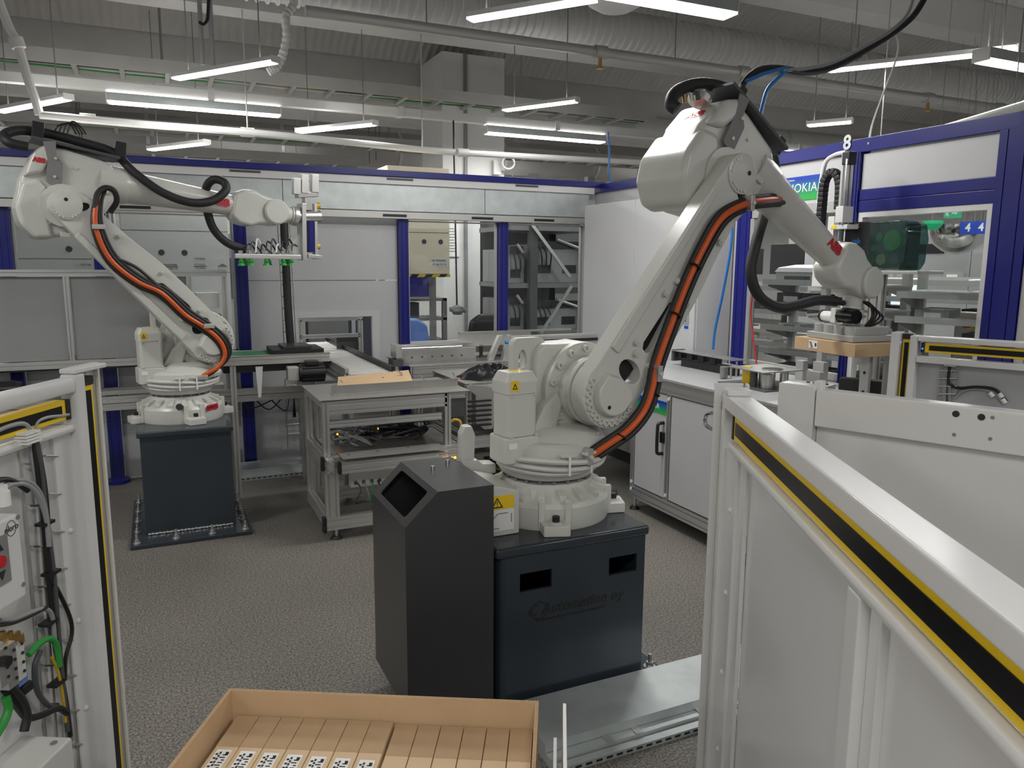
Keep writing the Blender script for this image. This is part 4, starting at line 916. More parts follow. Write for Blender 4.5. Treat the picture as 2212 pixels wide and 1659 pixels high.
cable(F2, [(80, 955), (96, 1040), (104, 1130), (108, 1250), (122, 1270), (150, 1330), (155, 1370), (142, 1420), (140, 1470)], .0055, 'black', 'cable', 'black cable bulging out from the bundle on the gate', w=-.008)
cable(F2, [(0, 1078), (14, 1052), (40, 1045), (64, 1052), (84, 1075), (100, 1120), (106, 1180)], .0065, 'cable_grey', 'cable', 'grey cable arching from the control box into the bundle', w=.0)
cable(F2, [(-8, 1070), (16, 1045), (44, 1037), (72, 1048), (92, 1080), (104, 1140)], .0065, 'cable_grey', 'cable', 'second grey cable arching above the first toward the bundle', w=-.004)
cable(F2, [(-20, 1045), (5, 1036), (30, 1040), (60, 1060)], .007, 'black', 'cable', 'short black cable entering above the control box', w=-.002)
cable(F2, [(-10, 932), (20, 920), (48, 915), (62, 925), (68, 950)], .0065, 'cable_grey', 'cable', 'grey cable dropping from the light curtain into the white bushing', w=-.02)
cable(F2, [(75, 945), (78, 915), (100, 902), (135, 898), (148, 895)], .005, 'cable_grey', 'cable', 'thin grey cable running along the lower tube of the gate', w=-.02)
cable(F2, [(0, 1340), (30, 1338), (62, 1325), (95, 1315), (112, 1330), (118, 1380)], .006, 'cable_grey', 'cable', 'grey cable crossing the gate below the control box', w=-.004)
cable(F2, [(-10, 1352), (30, 1345), (70, 1328), (100, 1312)], .005, 'black', 'cable', 'thin black cable crossing the gate below the control box', w=-.002)
cable(F2, [(62, 1415), (85, 1390), (108, 1380), (122, 1395), (128, 1440)], .008, 'green', 'cable', 'green cable bending out of the valve blocks', w=.0)
cable(F2, [(-15, 1600), (8, 1560), (18, 1530), (12, 1505)], .010, 'green', 'cable', 'thick green cable below the valve blocks', w=.01)
cable(F2, [(112, 1420), (125, 1450), (135, 1500), (142, 1560)], .004, 'gold', 'cable', 'yellow and green earth wire in the gate bundle', w=-.004)
cable(F2, [(10, 1490), (40, 1530), (60, 1550), (90, 1545), (125, 1530), (145, 1540)], .009, 'black', 'cable', 'heavy black cable lying under the valve blocks', w=.008)
cable(F2, [(20, 1480), (45, 1510), (58, 1545), (52, 1580)], .011, 'rubber', 'cable', 'stubby black hose end hanging under the valve blocks', w=.014)
cable(F2, [(88, 1405), (75, 1440), (80, 1490), (100, 1520), (120, 1530)], .007, 'dark_grey', 'cable', 'dark cable loop beside the valve blocks', w=-.004)
bu = thing('cable_bushing', F2.px(68, 945, -.01), 'white ribbed cable bushing at the head of the cable bundle', 'bushing')
for k in range(4): F2.bp('bushing_rib', 'paper', bu, a2(52, 945), a2(84, 938), -.03, .006, F2.px(66, 955, -.01).z+.008*k, F2.px(66, 955, -.01).z+.006+.008*k)
for x, y in ((105, 1130), (118, 1237), (112, 1345), (130, 1475)): F2.bp('cable_tie', 'black', cbn_, a2(x-12, y), a2(x+12, y), -.024, .004, F2.px(x, y).z-.004, F2.px(x, y).z+.004)
# control box with buttons
zb0, zb1 = F2.px(50, 1292, .05).z, F2.px(50, 1104, .05).z; ab = a2(51, 1200, .05)
cbx = thing('control_box', F2.p(ab-.1, .0, zb0), 'white control box with red stop button and black arrows on the gate', 'control box')
F2.bp('box_body', 'paint_white', cbx, ab-.16, ab, -.043, .05, zb0, zb1, bevel=.008)
ap = a2(20, 1210, .051); pzc = F2.px(5, 1210, .051).z
pn = F2.bp('button_panel', 'mid_grey', cbx, ap-.065, ap, .0505, .053, pzc-.058, pzc+.058, bevel=.001)
MB().cyl(F2.p(ap-.03, .053, pzc), F2.p(ap-.03, .058, pzc), .014, n=20).build('stop_button', 'red', pn)
for s_ in (-1, 1): MB().prism([(-.013, 0), (.013, 0), (0, .022*s_)], F2.p(ap-.03, .053, pzc+.024*s_), LE, ZA, F2.N*.001).build('arrow_mark', 'ink', pn)
lc = F2.px(24, 1141, .0505); text('elero', 'maker_lettering', 'ink', cbx, lc, LE, ZA, .022, depth=.0005, shear=.2)
MB().prism(ellipse(0, 0, .016, .019, 24), lc, LE, ZA, F2.N*.0006, holes=[ellipse(0, 0, .0148, .0178, 24)]).build('logo_ring', 'ink', cbx)
for x, y in ((38, 1117), (50, 1262)): MB().cyl(F2.px(x, y, .05), F2.px(x, y, .05)+F2.N*.002, .006, n=10).build('cover_screw', 'mid_grey', cbx)
q = F2.px(8, 1092, .02); MB().cyl(q, q+ZA*.035, .016, n=12).cyl(q+ZA*.035, q+ZA*.05, .012, n=12).build('cable_gland', 'paper', cbx)
tag(F2.box(MB(), a2(2, 1070, .02), a2(18, 1070, .02), .012, .014, F2.px(10, 1082, .012).z, F2.px(10, 1056, .012).z).build('cable_marker', 'paper'), 'white cable marker tag above the control box', 'tag')
# valve blocks
vb = thing('valve_block', F2.px(40, 1470, .0), 'grey pneumatic valve blocks with brass fittings on the gate', 'valve block')
for k, (xa, xb, y0, y1, m_) in enumerate(((-12, 14, 1388, 1475, 'alu'), (14, 40, 1378, 1478, 'alu'), (38, 66, 1385, 1462, 'cable_light'))):
    z1_, z0_ = F2.px(xb, y0, .03).z, F2.px(xb, y1, .03).z
    v = F2.bp('valve_body', m_, vb, a2(xa, 1430, .03), a2(xb, 1430, .03)-.002, -.043, .04-.01*k, z0_, z1_, bevel=.003)
    for j in range(4): MB().cyl(F2.p(a2(xb, 1430, .03)-.012, .04-.01*k, z0_+.02+.024*j), F2.p(a2(xb, 1430, .03)-.012, .043-.01*k, z0_+.02+.024*j), .004, n=8).build('port_hole', 'ink', v)
for k in range(6): p_ = F2.px(6+8*k, 1374+(k % 2)*5, .01); MB().cyl(p_-ZA*.01, p_+ZA*.012, .007, n=8).build('brass_fitting', 'brass', vb)
F2.bp('connector_block', 'lightblue', vb, a2(44, 1470, .02), a2(66, 1470, .02), -.04, .015, F2.px(55, 1480, .02).z, F2.px(55, 1445, .02).z, bevel=.003)
F2.bp('cable_plug', 'black', vb, a2(50, 1490, .02), a2(76, 1490, .02), -.02, .02, F2.px(60, 1500, .02).z, F2.px(60, 1478, .02).z, bevel=.006)
MB().cyl(F2.px(2, 1428, .04), F2.px(2, 1428, .04)+F2.N*.02, .013, n=12).build('push_knob', 'black', vb)
# junction box at the bottom of the gate
zj = F2.px(150, 1590, .08).z
jb = thing('junction_box', F2.p(1.95, .05, zj-.25), 'flat grey junction box low on the gate with the control box', 'junction box')
aj = a2(160, 1620, .09)
F2.bp('box_body', 'cable_light', jb, aj-.42, aj, -.043, .09, zj-.25, zj, bevel=.008)
for da in (.03, .2): MB().cyl(F2.p(aj-da, .06, zj), F2.p(aj-da, .06, zj+.003), .008, n=10).build('cover_screw', 'mid_grey', jb)
MB().cyl(F2.p(aj, .06, zj-.02), F2.p(aj+.003, .06, zj-.02), .008, n=10).build('cover_screw', 'paper', jb)

# --- plain white fence panel of the neighbouring lane
A = Zp(1682, 826, 1.285); Bq = Zp(2212, 885, 1.285); D3 = (Bq-A); D3.z = 0; D3.normalize(); N3 = Vector((-D3.y, D3.x, 0))
if N3.dot(CAM-A) < 0: N3 = -N3
F3 = Fr(A, D3, N3)
def a3(x, y, w=0): q = F3.px(x, y, w); return (q-F3.p(0, 0, 0)).dot(D3)
g3 = thing('lane_fence', F3.p(.5, 0, 0), 'plain white sheet metal fence with a wide top beam and bolt holes', 'fence')
zb = F3.px(1757, 921, 0).z; am3 = a3(1757, 921)
F3.bp('top_beam', 'paint_white', g3, am3, 1.25, -.06, .0, zb, 1.275, bevel=.006)
F3.bp('corner_post', 'paint_white', g3, .0, am3-.002, -.06, .0, 0, 1.285, bevel=.004)
F3.bp('post_cap', 'paint_white', g3, am3-.012, am3+.012, -.05, -.01, 1.27, 1.30, bevel=.004)
F3.bp('inner_panel', 'paint_white', g3, am3, 1.25, -.05, -.03, .05, zb)
F3.bp('bottom_rail', 'paint_white', g3, am3, 1.25, -.06, .0, .0, .06)
for x, y, r_, m_ in ((2065, 894, .009, 'ink'), (2120, 901, .009, 'ink'), (2144, 902, .005, 'mid_grey'), (2061, 939, .005, 'mid_grey'), (2139, 948, .005, 'mid_grey')):
    q = F3.px(x, y, 0); MB().cyl(q-N3*.001, q+N3*.0015, r_, n=14).build('bolt_hole', m_, g3)
# --- far gate of the neighbouring lane, with light curtains and cables
ZT4 = 1.33
A = Zp(1928, 722, ZT4); D4 = D3.copy(); N4 = N3.copy(); F4 = Fr(A, D4, N4)
def a4(x, y, w=0): q = F4.px(x, y, w); return (q-F4.p(0, 0, 0)).dot(D4)
g4 = thing('safety_gate', F4.p(.4, 0, 0), 'white gate with upright and level light curtains in front of the blue door frame', 'gate')
F4.bp('end_post', 'paint_white', g4, 0, a4(1940, 800), -.06, .02, 0, ZT4+.012, bevel=.004)
F4.bp('back_plate', 'paint_white', g4, a4(1940, 800), a4(1962, 800), -.06, -.05, 0, ZT4+.005)
curtain_v(F4, g4, a4(1942, 800), a4(1960, 800), .02, ZT4-.02, -.05, -.02)
a5 = a4(1977, 800)
F4.bp('inner_post', 'paint_white', g4, a4(1961, 800), a5, -.06, .01, 0, ZT4, bevel=.004)
F4.bp('top_beam', 'paint_white', g4, a5, 1.1, -.06, .01, F4.px(2000, 738).z, ZT4, bevel=.005)
curtain_h(F4, g4, a4(1990, 755)+.01, 1.1, F4.px(2000, 762).z, F4.px(2000, 741).z, -.05, -.01)
F4.bp('lower_tube', 'paint_white', g4, a5, 1.1, -.05, .01, F4.px(2000, 784).z, F4.px(2000, 771).z, bevel=.004)
F4.bp('sheet_panel', 'panel_grey', g4, a5, 1.1, -.06, -.055, .03, F4.px(2000, 784).z)
for x, y in ((1946, 739), (1993, 753)): MB().cyl(F4.px(x, y, -.008), F4.px(x, y, -.008)+N4*.003, .004, n=8).build('status_led', 'led_blue', g4)
tag(F4.box(MB(), a4(2038, 787), a4(2064, 787), -.05, -.01, F4.px(2050, 792).z, F4.px(2050, 780).z).build('cable_bushing', 'paper'), 'white cable bushing on the gate before the blue door frame', 'bushing')
wire_ladder(F4, (2030, 2070), (2026, 2066), 795, 862, 4, -.045, 'small wire ladder on the gate before the blue door frame')
cb4 = thing('cable_bundle', F4.px(2040, 862, -.04), 'bundle of grey cables dropping from the bushing on the far gate', 'cable bundle')
for k in range(4): MB().tube([F4.px(x, y, -.04) for x, y in [(2042+5*k, 790), (2040+4*k, 820), (2036+5*k, 862), (2036+5*k, 900)]], .006, n=6).build('cable', ('cable_grey', 'cable_grey', 'dark_grey', 'cable_grey')[k], cb4)
cable(F4, [(2052, 790), (2050, 825), (2070, 838), (2110, 836), (2150, 842), (2175, 868)], .007, 'black', 'cable', 'black cable sweeping across the far gate panel', w=-.035)
cable(F4, [(2062, 862), (2080, 845), (2115, 840), (2145, 850), (2168, 872)], .006, 'cable_grey', 'cable', 'light grey cable arching below the black one on the far gate', w=-.038)
for x, y in ((2138, 848), (2158, 850), (2165, 862)): tag(MB().cyl(F4.px(x, y, -.03), F4.px(x+7, y+9, -.03), .010, n=8).build('cable_connector', 'paper'), 'white cable connector on the far gate', 'connector', 'connectors on the far gate')

# ================================================================ CARTON WITH PRODUCT BOXES
CZ = .78; cs, ct0, ct1 = 1.42, -.668, -.030; cl_ = .60
cv = thing('lane_conveyor', S(1.0, -.35, 0), 'low grey conveyor frame carrying the open carton', 'conveyor')
for t_ in (ct0+.06, ct1-.06):
    MB().beam(S(.55, t_, .50), S(cs-.02, t_, .50), .04, .06).build('side_rail', 'alu', cv)
    for s_ in (.6, cs-.08): MB().beam(S(s_, t_, 0), S(s_, t_, .47), .04, .04, up=LE).build('leg', 'alu', cv)
for k in range(9): MB().cyl(S(.6+.09*k, ct0+.08, .515), S(.6+.09*k, ct1-.08, .515), .018, n=12).build('roller', 'steel', cv)
ca = thing('carton', S(cs-.3, -.35, .535), 'open brown corrugated carton packed with slim boxes', 'carton')
th = .007
MB().obox(S(cs-th/2, (ct0+ct1)/2, (CZ+.535)/2), LE*(th/2), LG*((ct1-ct0)/2), ZA*((CZ-.535)/2)).build('carton_wall', 'card', ca)
MB().obox(S(cs-cl_+th/2, (ct0+ct1)/2, (CZ+.535)/2), LE*(th/2), LG*((ct1-ct0)/2), ZA*((CZ-.535)/2)).build('carton_wall', 'card', ca)
for t_ in (ct0+th/2, ct1-th/2): MB().obox(S(cs-cl_/2, t_, (CZ+.535)/2), LE*(cl_/2-th-.0005), LG*(th/2), ZA*((CZ-.535)/2)).build('carton_wall', 'card', ca)
MB().obox(S(cs-cl_/2, (ct0+ct1)/2, .538), LE*(cl_/2-th), LG*((ct1-ct0)/2-th), ZA*.003).build('carton_floor', 'card_dark', ca)
for k in range(3):                         # corrugated edge: wavy core between two liners
    pass
def flute(p0, p1, nrm):
    L = (p1-p0).length; n_ = int(L/.0035); d_ = (p1-p0).normalized(); v = []; f = []
    for i in range(n_+1):
        w = .0022*(1 if i % 2 else -1); c = p0+d_*(i*.0035)
        v += [c+nrm*(w-.0006)-ZA*.004, c+nrm*(w+.0006)-ZA*.004, c+nrm*(w-.0006)+ZA*.0009, c+nrm*(w+.0006)+ZA*.0009]
    for i in range(n_):
        a = 4*i; b = a+4; f += [(a+2, a+3, b+3, b+2), (a, a+2, b+2, b), (a+1, b+1, b+3, a+3)]
    return MB().add(v, f)
flute(S(cs-th/2, ct0, CZ), S(cs-th/2, ct1, CZ), LE).build('corrugated_edge', 'card', ca, smooth=False, fix=False)
flute(S(cs-cl_, ct0+th/2, CZ), S(cs-th, ct0+th/2, CZ), LG).build('corrugated_edge', 'card', ca, smooth=False, fix=False)
flute(S(cs-cl_, ct1-th/2, CZ), S(cs-th, ct1-th/2, CZ), LG).build('corrugated_edge', 'card', ca, smooth=False, fix=False)
bt = .727; n_b = 13; wbx = .0465; hgt = .165
bxm = proto(MB().obox((0, 0, hgt/2), XA*.27, YA*(wbx/2-.0008), ZA*(hgt/2)), 'box_body', 'card_light', bevel=.0012)
lbm = proto(MB().obox((0, 0, .0004), XA*.035, YA*.0145, ZA*.0004), 'label', 'paper')
dots = MB()
for i in range(7): dots.obox((.026-.0075*i, -.0085+.002*(i % 3), .0011), XA*.0012, YA*(.003+.0012*(i % 3)), ZA*.0003)
for i in range(5): dots.obox((.024-.009*i, .004, .0011), XA*.0028, YA*.0018, ZA*.0003)
for i in range(4): dots.obox((.02-.012*i, .0095, .0011), XA*.0022, YA*.0024, ZA*.0003)
dots.obox((.022, -.009, .0011), XA*.004, YA*.003, ZA*.0003)
dtm = proto(dots, 'print', 'ink', smooth=False)
tape = proto(MB().obox((0, 0, .0003), XA*.05, YA*(wbx/2-.001), ZA*.0003), 'tape', 'card_dark')
for k in range(n_b):
    tc_ = ct0+th+.012+wbx*(k+.5)+(.0 if k < 7 else .004)
    dz = 0 if k < 7 else -.004
    e = thing('product_box', S(cs-.30, tc_, bt-hgt+dz), ('slim brown box with a white printed label on top, packed in the carton' if k < 7 else 'slim plain brown box packed at the unlabelled end of the carton'), 'box', 'labelled slim boxes in the carton' if k < 7 else 'unlabelled slim boxes in the carton')
    tw = .010 if k < 7 else 0
    M = frameM(S(cs-th-.275, tc_, bt-hgt+dz), LE, -LG, ZA)
    inst(bxm, 'box_body', e, M)
    inst(tape, 'tape', e, M @ Matrix.Translation((.22, 0, hgt)))
    if k < 7:
        lbm_o = inst(lbm, 'label', e, M @ Matrix.Translation((.125-.002*k, 0, hgt)))
        inst(dtm, 'print', e, M @ Matrix.Translation((.125-.002*k, 0, hgt)))
# white plastic lane guides beside the carton
lg_ = thing('lane_guide', S(1.3, .03, 0), 'white plastic guide strips standing beside the carton', 'guide')
for tt_, s0, s1_, zz in ((.004, .8, 1.40, .715), (.022, .8, 1.44, .765), (.040, .8, 1.36, .66)):
    MB().obox(S((s0+s1_)/2, tt_, zz-.06), LE*((s1_-s0)/2), LG*.0035, ZA*.06).build('guide_strip', 'paper', lg_, bevel=.001)
MB().beam(S(.9, .02, 0), S(.9, .02, .66), .03, .03, up=LE).build('support_post', 'paint_white', lg_)
MB().obox(S(1.1, .02, .62), LE*.26, LG*.02, ZA*.012).build('guide_bracket', 'paint_white', lg_)

# ================================================================ FLOOR CABLE TRAY
ft = thing('floor_tray', (1.9, 2.15, 0), 'galvanized cable duct lying on the floor before the slate pedestal', 'cable duct')
MB().box(1.085, 2.9, 2.06, 2.325, 0, .07).build('duct_lid', 'galv', ft, bevel=.003)
MB().box(1.085, 2.9, 2.022, 2.058, 0, .035).build('duct_edge', 'galv', ft, bevel=.002)
sm = MB().prism([(1.10, .0), (2.9, .0), (2.9, .022), (1.10, .022)], (0, 1.985, 0), XA, ZA, YA*.03).build('slotted_rail', 'galv', ft, smooth=False)
hm = proto(MB().obox((0, 0, 0), XA*.012, YA*.0008, ZA*.004), 'slot', 'ink')
for k in range(44): inst(hm, 'slot', sm, Matrix.Translation((1.13+.04*k, 1.9846, .011)))
for x in (1.30, 1.42, 1.7): MB().box(x, x+.03, 2.018, 2.064, .035, .04).build('clip', 'steel', ft)
ft2 = thing('floor_tray', (.7, 6.0, 0), 'galvanized cable duct on the floor along the foot of the back wall', 'cable duct')
MB().box(.40, 1.9, 5.99, 6.25, 0, .075).build('duct_lid', 'galv', ft2, bevel=.003)
s2 = MB().box(.40, 1.9, 5.95, 5.985, 0, .03).build('slotted_rail', 'galv', ft2)
for k in range(36): inst(hm, 'slot', s2, Matrix.Translation((.43+.04*k, 5.9496, .015)))

# ================================================================ ALUMINIUM BENCH IN THE MIDDLE
def foot_at(t, x, y, h=.06):
    f = MB().cyl((x, y, .0), (x, y, .018), .035, .028, n=16).build('levelling_foot', 'black', t)
    MB().cyl((x, y, .018), (x, y, h), .010, n=8).build('foot_screw', 'steel', f)
bn = thing('aluminium_bench', (1.25, 4.8, 0), 'slotted aluminium bench with a steel top and a lower steel shelf', 'workbench')
def pr(a, b, w, h, nw=1, nh=1, **k): return profile(a, b, w, h, 'aluminium_profile', bn, nw, nh, **k)
pr((.84, 4.45, .10), (1.75, 4.45, .10), .04, .08, 1, 2); pr((.84, 5.05, .10), (1.75, 5.05, .10), .04, .08, 1, 2)
pr((.86, 4.47, .10), (.86, 5.03, .10), .04, .08, 1, 2); pr((1.73, 4.47, .10), (1.73, 5.03, .10), .04, .08, 1, 2)
for x in (.88, 1.70):
    for y in (4.45, 5.05): pr((x, y, .14), (x, y, .43), .08, .04, 2, 1, up=YA)
pr((.84, 4.45, .47), (1.75, 4.45, .47), .04, .08, 1, 2); pr((.84, 5.05, .47), (1.75, 5.05, .47), .04, .08, 1, 2)
pr((.86, 4.36, .47), (.86, 5.03, .47), .04, .08, 1, 2); pr((1.73, 4.47, .47), (1.73, 5.03, .47), .04, .08, 1, 2)
for x, y in ((.86, 4.47), (.86, 5.03), (1.62, 4.47), (1.62, 5.03)): pr((x, y, .51), (x, y, .84), .04, .04, up=YA)
for x in (.92,): pr((x, 5.0, .51), (x, 5.0, .84), .04, .04, up=YA)
pr((.88, 4.47, .80), (1.62, 4.47, .80), .04, .08, 1, 2); pr((.88, 4.47, .70), (1.58, 4.47, .70), .04, .04)
pr((.88, 5.03, .80), (1.75, 5.03, .80), .04, .08, 1, 2); pr((.86, 4.49, .82), (.86, 5.03, .82), .04, .04)
pr((1.55, 4.50, .82), (1.75, 4.50, .82), .04, .04)
pr((.92, 4.36, .46), (1.58, 4.36, .46), .04, .07, 1, 2)
for x in (.82, ): MB().box(x, x+.02, 4.425, 4.475, .05, .14).build('end_cap', 'black', bn)
MB().box(.902, .92, 4.34, 4.38, .425, .495).build('end_cap', 'black', bn); MB().box(.822, .84, 4.43, 4.47, .43, .51).build('end_cap', 'black', bn)
for x, y in ((.90, 4.45), (.90, 5.05), (1.70, 4.45), (1.70, 5.05)): foot_at(bn, x, y)
MB().box(.825, 1.77, 4.445, 5.06, .845, .851).build('steel_top', 'steel_table', bn, bevel=.001)
MB().box(.93, 1.57, 4.335, 4.74, .512, .517).build('steel_shelf', 'steel_table', bn, bevel=.001)
for x, y in ((.98, 4.42), (1.16, 4.44), (1.36, 4.46), (1.5, 4.5)): MB().cyl((x, y, .517), (x, y, .520), .007, n=8).build('screw', 'dark_grey', bn)
fn = MB().prism([(0, 0), (.05, 0), (.05, .003), (.003, .003), (.003, .055), (0, .055)], (.93, 4.62, .851), -YA, ZA, XA*.82).build('bent_fence', 'steel_table', bn, smooth=False)
cbk_ = thing('cardboard_blank', (1.2, 4.85, .86), 'flattened brown printed cardboard lying on the aluminium bench', 'cardboard')
MB().add([(.97, 4.64, .890), (1.45, 4.64, .905), (1.53, 4.98, .925), (1.05, 4.98, .905), (.97, 4.64, .853), (1.45, 4.64, .853), (1.53, 4.98, .853), (1.05, 4.98, .853)], [(0, 1, 2, 3), (4, 7, 6, 5), (0, 4, 5, 1), (1, 5, 6, 2), (2, 6, 7, 3), (3, 7, 4, 0)]).build('sheet', 'card', cbk_)
for k in range(4): MB().obox((1.08+.10*k, 4.80, .8935+.0030*k), XA*.035, YA*.03, ZA*.0012).build('printed_mark', 'card_dark', cbk_)
def toggle(x, y, big=False, flip=1):
    t = thing('toggle_clamp', (x, y, .851), 'big red-handled toggle clamp standing on the aluminium bench' if big else 'small red-tipped toggle clamp on the edge of the aluminium bench', 'clamp', None if big else 'small toggle clamps on the bench')
    s = 1.7 if big else 1.0
    MB().box(x-.02*s, x+.02*s, y-.012*s, y+.012*s, .851, .851+.012*s).build('clamp_base', 'dark_grey', t, bevel=.002)
    MB().beam((x, y, .858), (x-.012*s*flip, y, .858+.04*s), .006*s, .012*s, up=YA).build('clamp_lever', 'steel', t)
    MB().cyl((x-.012*s*flip, y, .858+.04*s), (x-.03*s*flip, y, .865+.05*s), .004*s, n=8).build('clamp_spindle', 'chrome', t)
    if big: MB().tube([(x-.02, y, .875), (x-.08, y-.01, .868), (x-.14, y-.01, .862)], .010, n=8).build('clamp_handle', 'red', t)
    else: MB().cyl((x+.005, y-.01, .863), (x+.032, y-.012, .865), .011, n=10).build('clamp_handle', 'red', t)
    return t
for px_, py_ in ((745, 842), (836, 835), (918, 830), (985, 824)):
    q = Zp(px_, py_, .851); toggle(q.x, q.y)
q = Zp(876, 832, .851); toggle(q.x, q.y+.02, True)
# electrical things inside the bench
eb = thing('terminal_box', (1.25, 4.9, .6), 'white terminal box among cables inside the aluminium bench', 'box')
MB().box(1.12, 1.36, 4.88, 4.99, .58, .72).build('box_body', 'cable_light', eb, bevel=.006)
MB().beam((1.24, 4.99, .72), (1.24, 5.02, .72), .1, .02).build('mounting_bracket', 'steel', eb)
vi = thing('valve_island', (1.25, 4.6, .3), 'grey valve island with ports and lit amber lamps under the steel shelf', 'valve block')
MB().box(1.02, 1.66, 4.56, 4.62, .27, .40).build('island_body', 'cable_light', vi, bevel=.004)
MB().box(1.40, 1.66, 4.50, 4.56, .33, .41).build('module', 'cable_light', vi, bevel=.004)
for k in range(12): MB().cyl((1.05+.05*k, 4.559, .30), (1.05+.05*k, 4.553, .30), .012, n=10).build('port', 'dark_grey', vi)
for k in range(4): MB().cyl((1.555+.022*k, 4.33, .455), (1.555+.022*k, 4.338, .455), .008, n=8).build('amber_lamp', 'amber', bn)
for k in range(14):
    x = 1.06+.042*k
    MB().tube([(x, 4.55, .30), (x+.01, 4.51+.01*(k % 3), .26), (x+.05*(k % 2)-.02, 4.54, .18), (x+.03, 4.60, .16+.01*(k % 4))], .005, n=6).build('air_line', ('dark_grey', 'cable_grey', 'green', 'black')[k % 4], vi)
ct_ = thing('cable_tangle', (1.2, 4.75, .51), 'tangle of black cables on the lower deck of the aluminium bench', 'cables')
for k in range(16):
    x = .95+random.uniform(0, .6); y = 4.55+random.uniform(0, .4)
    pts = [(x, y, .53)]
    for j in range(5): pts.append((min(1.55, max(.92, x+random.uniform(-.2, .3))), min(4.98, max(4.53, y+random.uniform(-.1, .15))), .53+random.uniform(0, .09)))
    MB().tube(pts, .006, n=6, k=4).build('cable', ('black', 'black', 'dark_grey', 'cable_grey')[k % 4], ct_)
for px_, py_ in ((815, 928), (728, 940)):
    q = Yp(px_, py_, 4.7); MB().box(q.x-.012, q.x+.012, q.y, q.y+.04, .508, q.z+.01).build('sensor', 'dark_grey', bn)
for px_, py_ in ((816, 926), (729, 938)):
    q = Yp(px_, py_, 4.695); MB().cyl((q.x, 4.700, q.z), (q.x, 4.694, q.z), .006, n=8).build('amber_lamp', 'amber', bn)
tag(MB().tube([(1.63, 4.50, .55), (1.64, 4.50, .62), (1.67, 4.49, .66), (1.71, 4.48, .65), (1.72, 4.48, .60)], .009, n=8).build('orange_cable', 'gold'), 'short orange cable loop beside the bench post', 'cable')
dk = MB().box(.90, 1.70, 4.50, 5.0, .495, .508).build('deck_plate', 'alu_dull', bn)

# ---- long frame right of the bench
lf = thing('shelf_stand', (2.25, 4.9, 0), 'long aluminium frame with shelves between the bench and the white cabinet', 'stand')
def pf(a, b, w, h, nw=1, nh=1, **k): return profile(a, b, w, h, 'aluminium_profile', lf, nw, nh, **k)
for y in (4.62, 5.25):
    pf((1.80, y, .11), (2.78, y, .11), .04, .08, 1, 2); pf((1.80, y, .47), (2.78, y, .47), .04, .08, 1, 2)
    for x in (1.82, 2.76): pf((x, y, .15), (x, y, .43), .04, .04, up=YA); pf((x, y, .51), (x, y, .82), .04, .04, up=YA); foot_at(lf, x, y, .07)
    pf((1.80, y, .84), (2.78, y, .84), .04, .04)
for z in (.11, .47):
    for x in (1.82, 2.76): pf((x, 4.64, z), (x, 5.23, z), .04, .08, 1, 2)
MB().box(1.80, 2.78, 4.60, 5.27, .862, .868).build('steel_top', 'steel_table', lf)
MB().box(1.85, 2.74, 4.65, 5.22, .515, .520).build('shelf', 'dark_grey', lf)
MB().box(1.85, 2.74, 4.65, 5.22, .155, .160).build('shelf', 'dark_grey', lf)
ct2 = thing('cable_tangle', (2.3, 4.9, .16), 'tangle of thin cables lying on the bottom shelf next to the white cabinet', 'cables')
for k in range(12):
    x = 2.0+random.uniform(0, .5); pts = [(x+random.uniform(-.15, .25), 4.70+random.uniform(0, .35), .175+random.uniform(0, .09)) for j in range(5)]
    MB().tube(pts, .005, n=6, k=4).build('cable', ('gold', 'black', 'cable_grey', 'black')[k % 4], ct2)
dr = thing('drive_unit', (2.6, 4.8, .52), 'dark brown drive housing on the shelf beside the white cabinet', 'machine part')
MB().box(2.44, 2.72, 4.68, 4.95, .521, .70).build('housing', 'darkbox', dr, bevel=.01)
MB().box(2.47, 2.71, 4.672, 4.68, .55, .67).build('cover', 'dark_grey', dr, bevel=.004)
bh = thing('spiral_hose', (2.45, 4.45, .0), 'blue spiral hose lying on the floor behind the slate pedestal', 'hose')
MB().tube([(2.0+.004*i+.0, 4.42+.05*math.cos(i*.75), .056+.05*math.sin(i*.75)) for i in range(200)], .005, n=6, k=2).build('coil', 'bluehose', bh)
MB().tube([(1.95, 4.42, .06), (2.85, 4.42, .06)], .04, n=12, smooth=False).build('hose_core', 'dark_grey', bh)

# ---- feeder head with black bag at the right end of the bench
fe = thing('feeder_head', (1.95, 4.72, .52), 'grey finger gripper head on the long frame behind the motor box', 'machine part')
MB().prism([(1.84, .62), (1.90, .57), (1.96, .57), (1.98, .80), (1.93, .855), (1.80, .875), (1.78, .85), (1.84, .80)], (0, 4.525, 0), XA, ZA, YA*.012).build('side_plate', 'steel', fe, bevel=.002)
for k in range(6): MB().box(1.78, 1.94, 4.50, 4.522, .60+.032*k, .612+.032*k).build('finger', 'black', fe)
MB().box(1.95, 2.20, 4.548, 4.59, .60, .79).build('gear_case', 'dark_grey', fe, bevel=.006)
MB().cyl((2.03, 4.53, .70), (2.16, 4.53, .70), .012, n=12).build('shaft', 'chrome', fe)
for x in (2.05, 2.075): MB().cyl((x, 4.53, .70), (x+.012, 4.53, .70), .030, n=18).build('o_ring_pulley', 'chrome', fe)
MB().box(1.99, 2.02, 4.50, 4.545, .62, .78).build('bearing_block', 'black', fe, bevel=.004)
MB().box(2.02, 2.20, 4.51, 4.60, .50, .60).build('slotted_base', 'alu_dull', fe)
MB().box(1.99, 2.20, 4.50, 4.61, .79, .832).build('cross_block', 'alu', fe, bevel=.003)
MB().box(2.03, 2.2, 4.53, 4.59, .88, .90).build('top_bar', 'steel', fe)
bg = thing('black_bag', (2.12, 4.85, .87), 'crumpled black plastic bag lying on the long aluminium frame', 'bag')
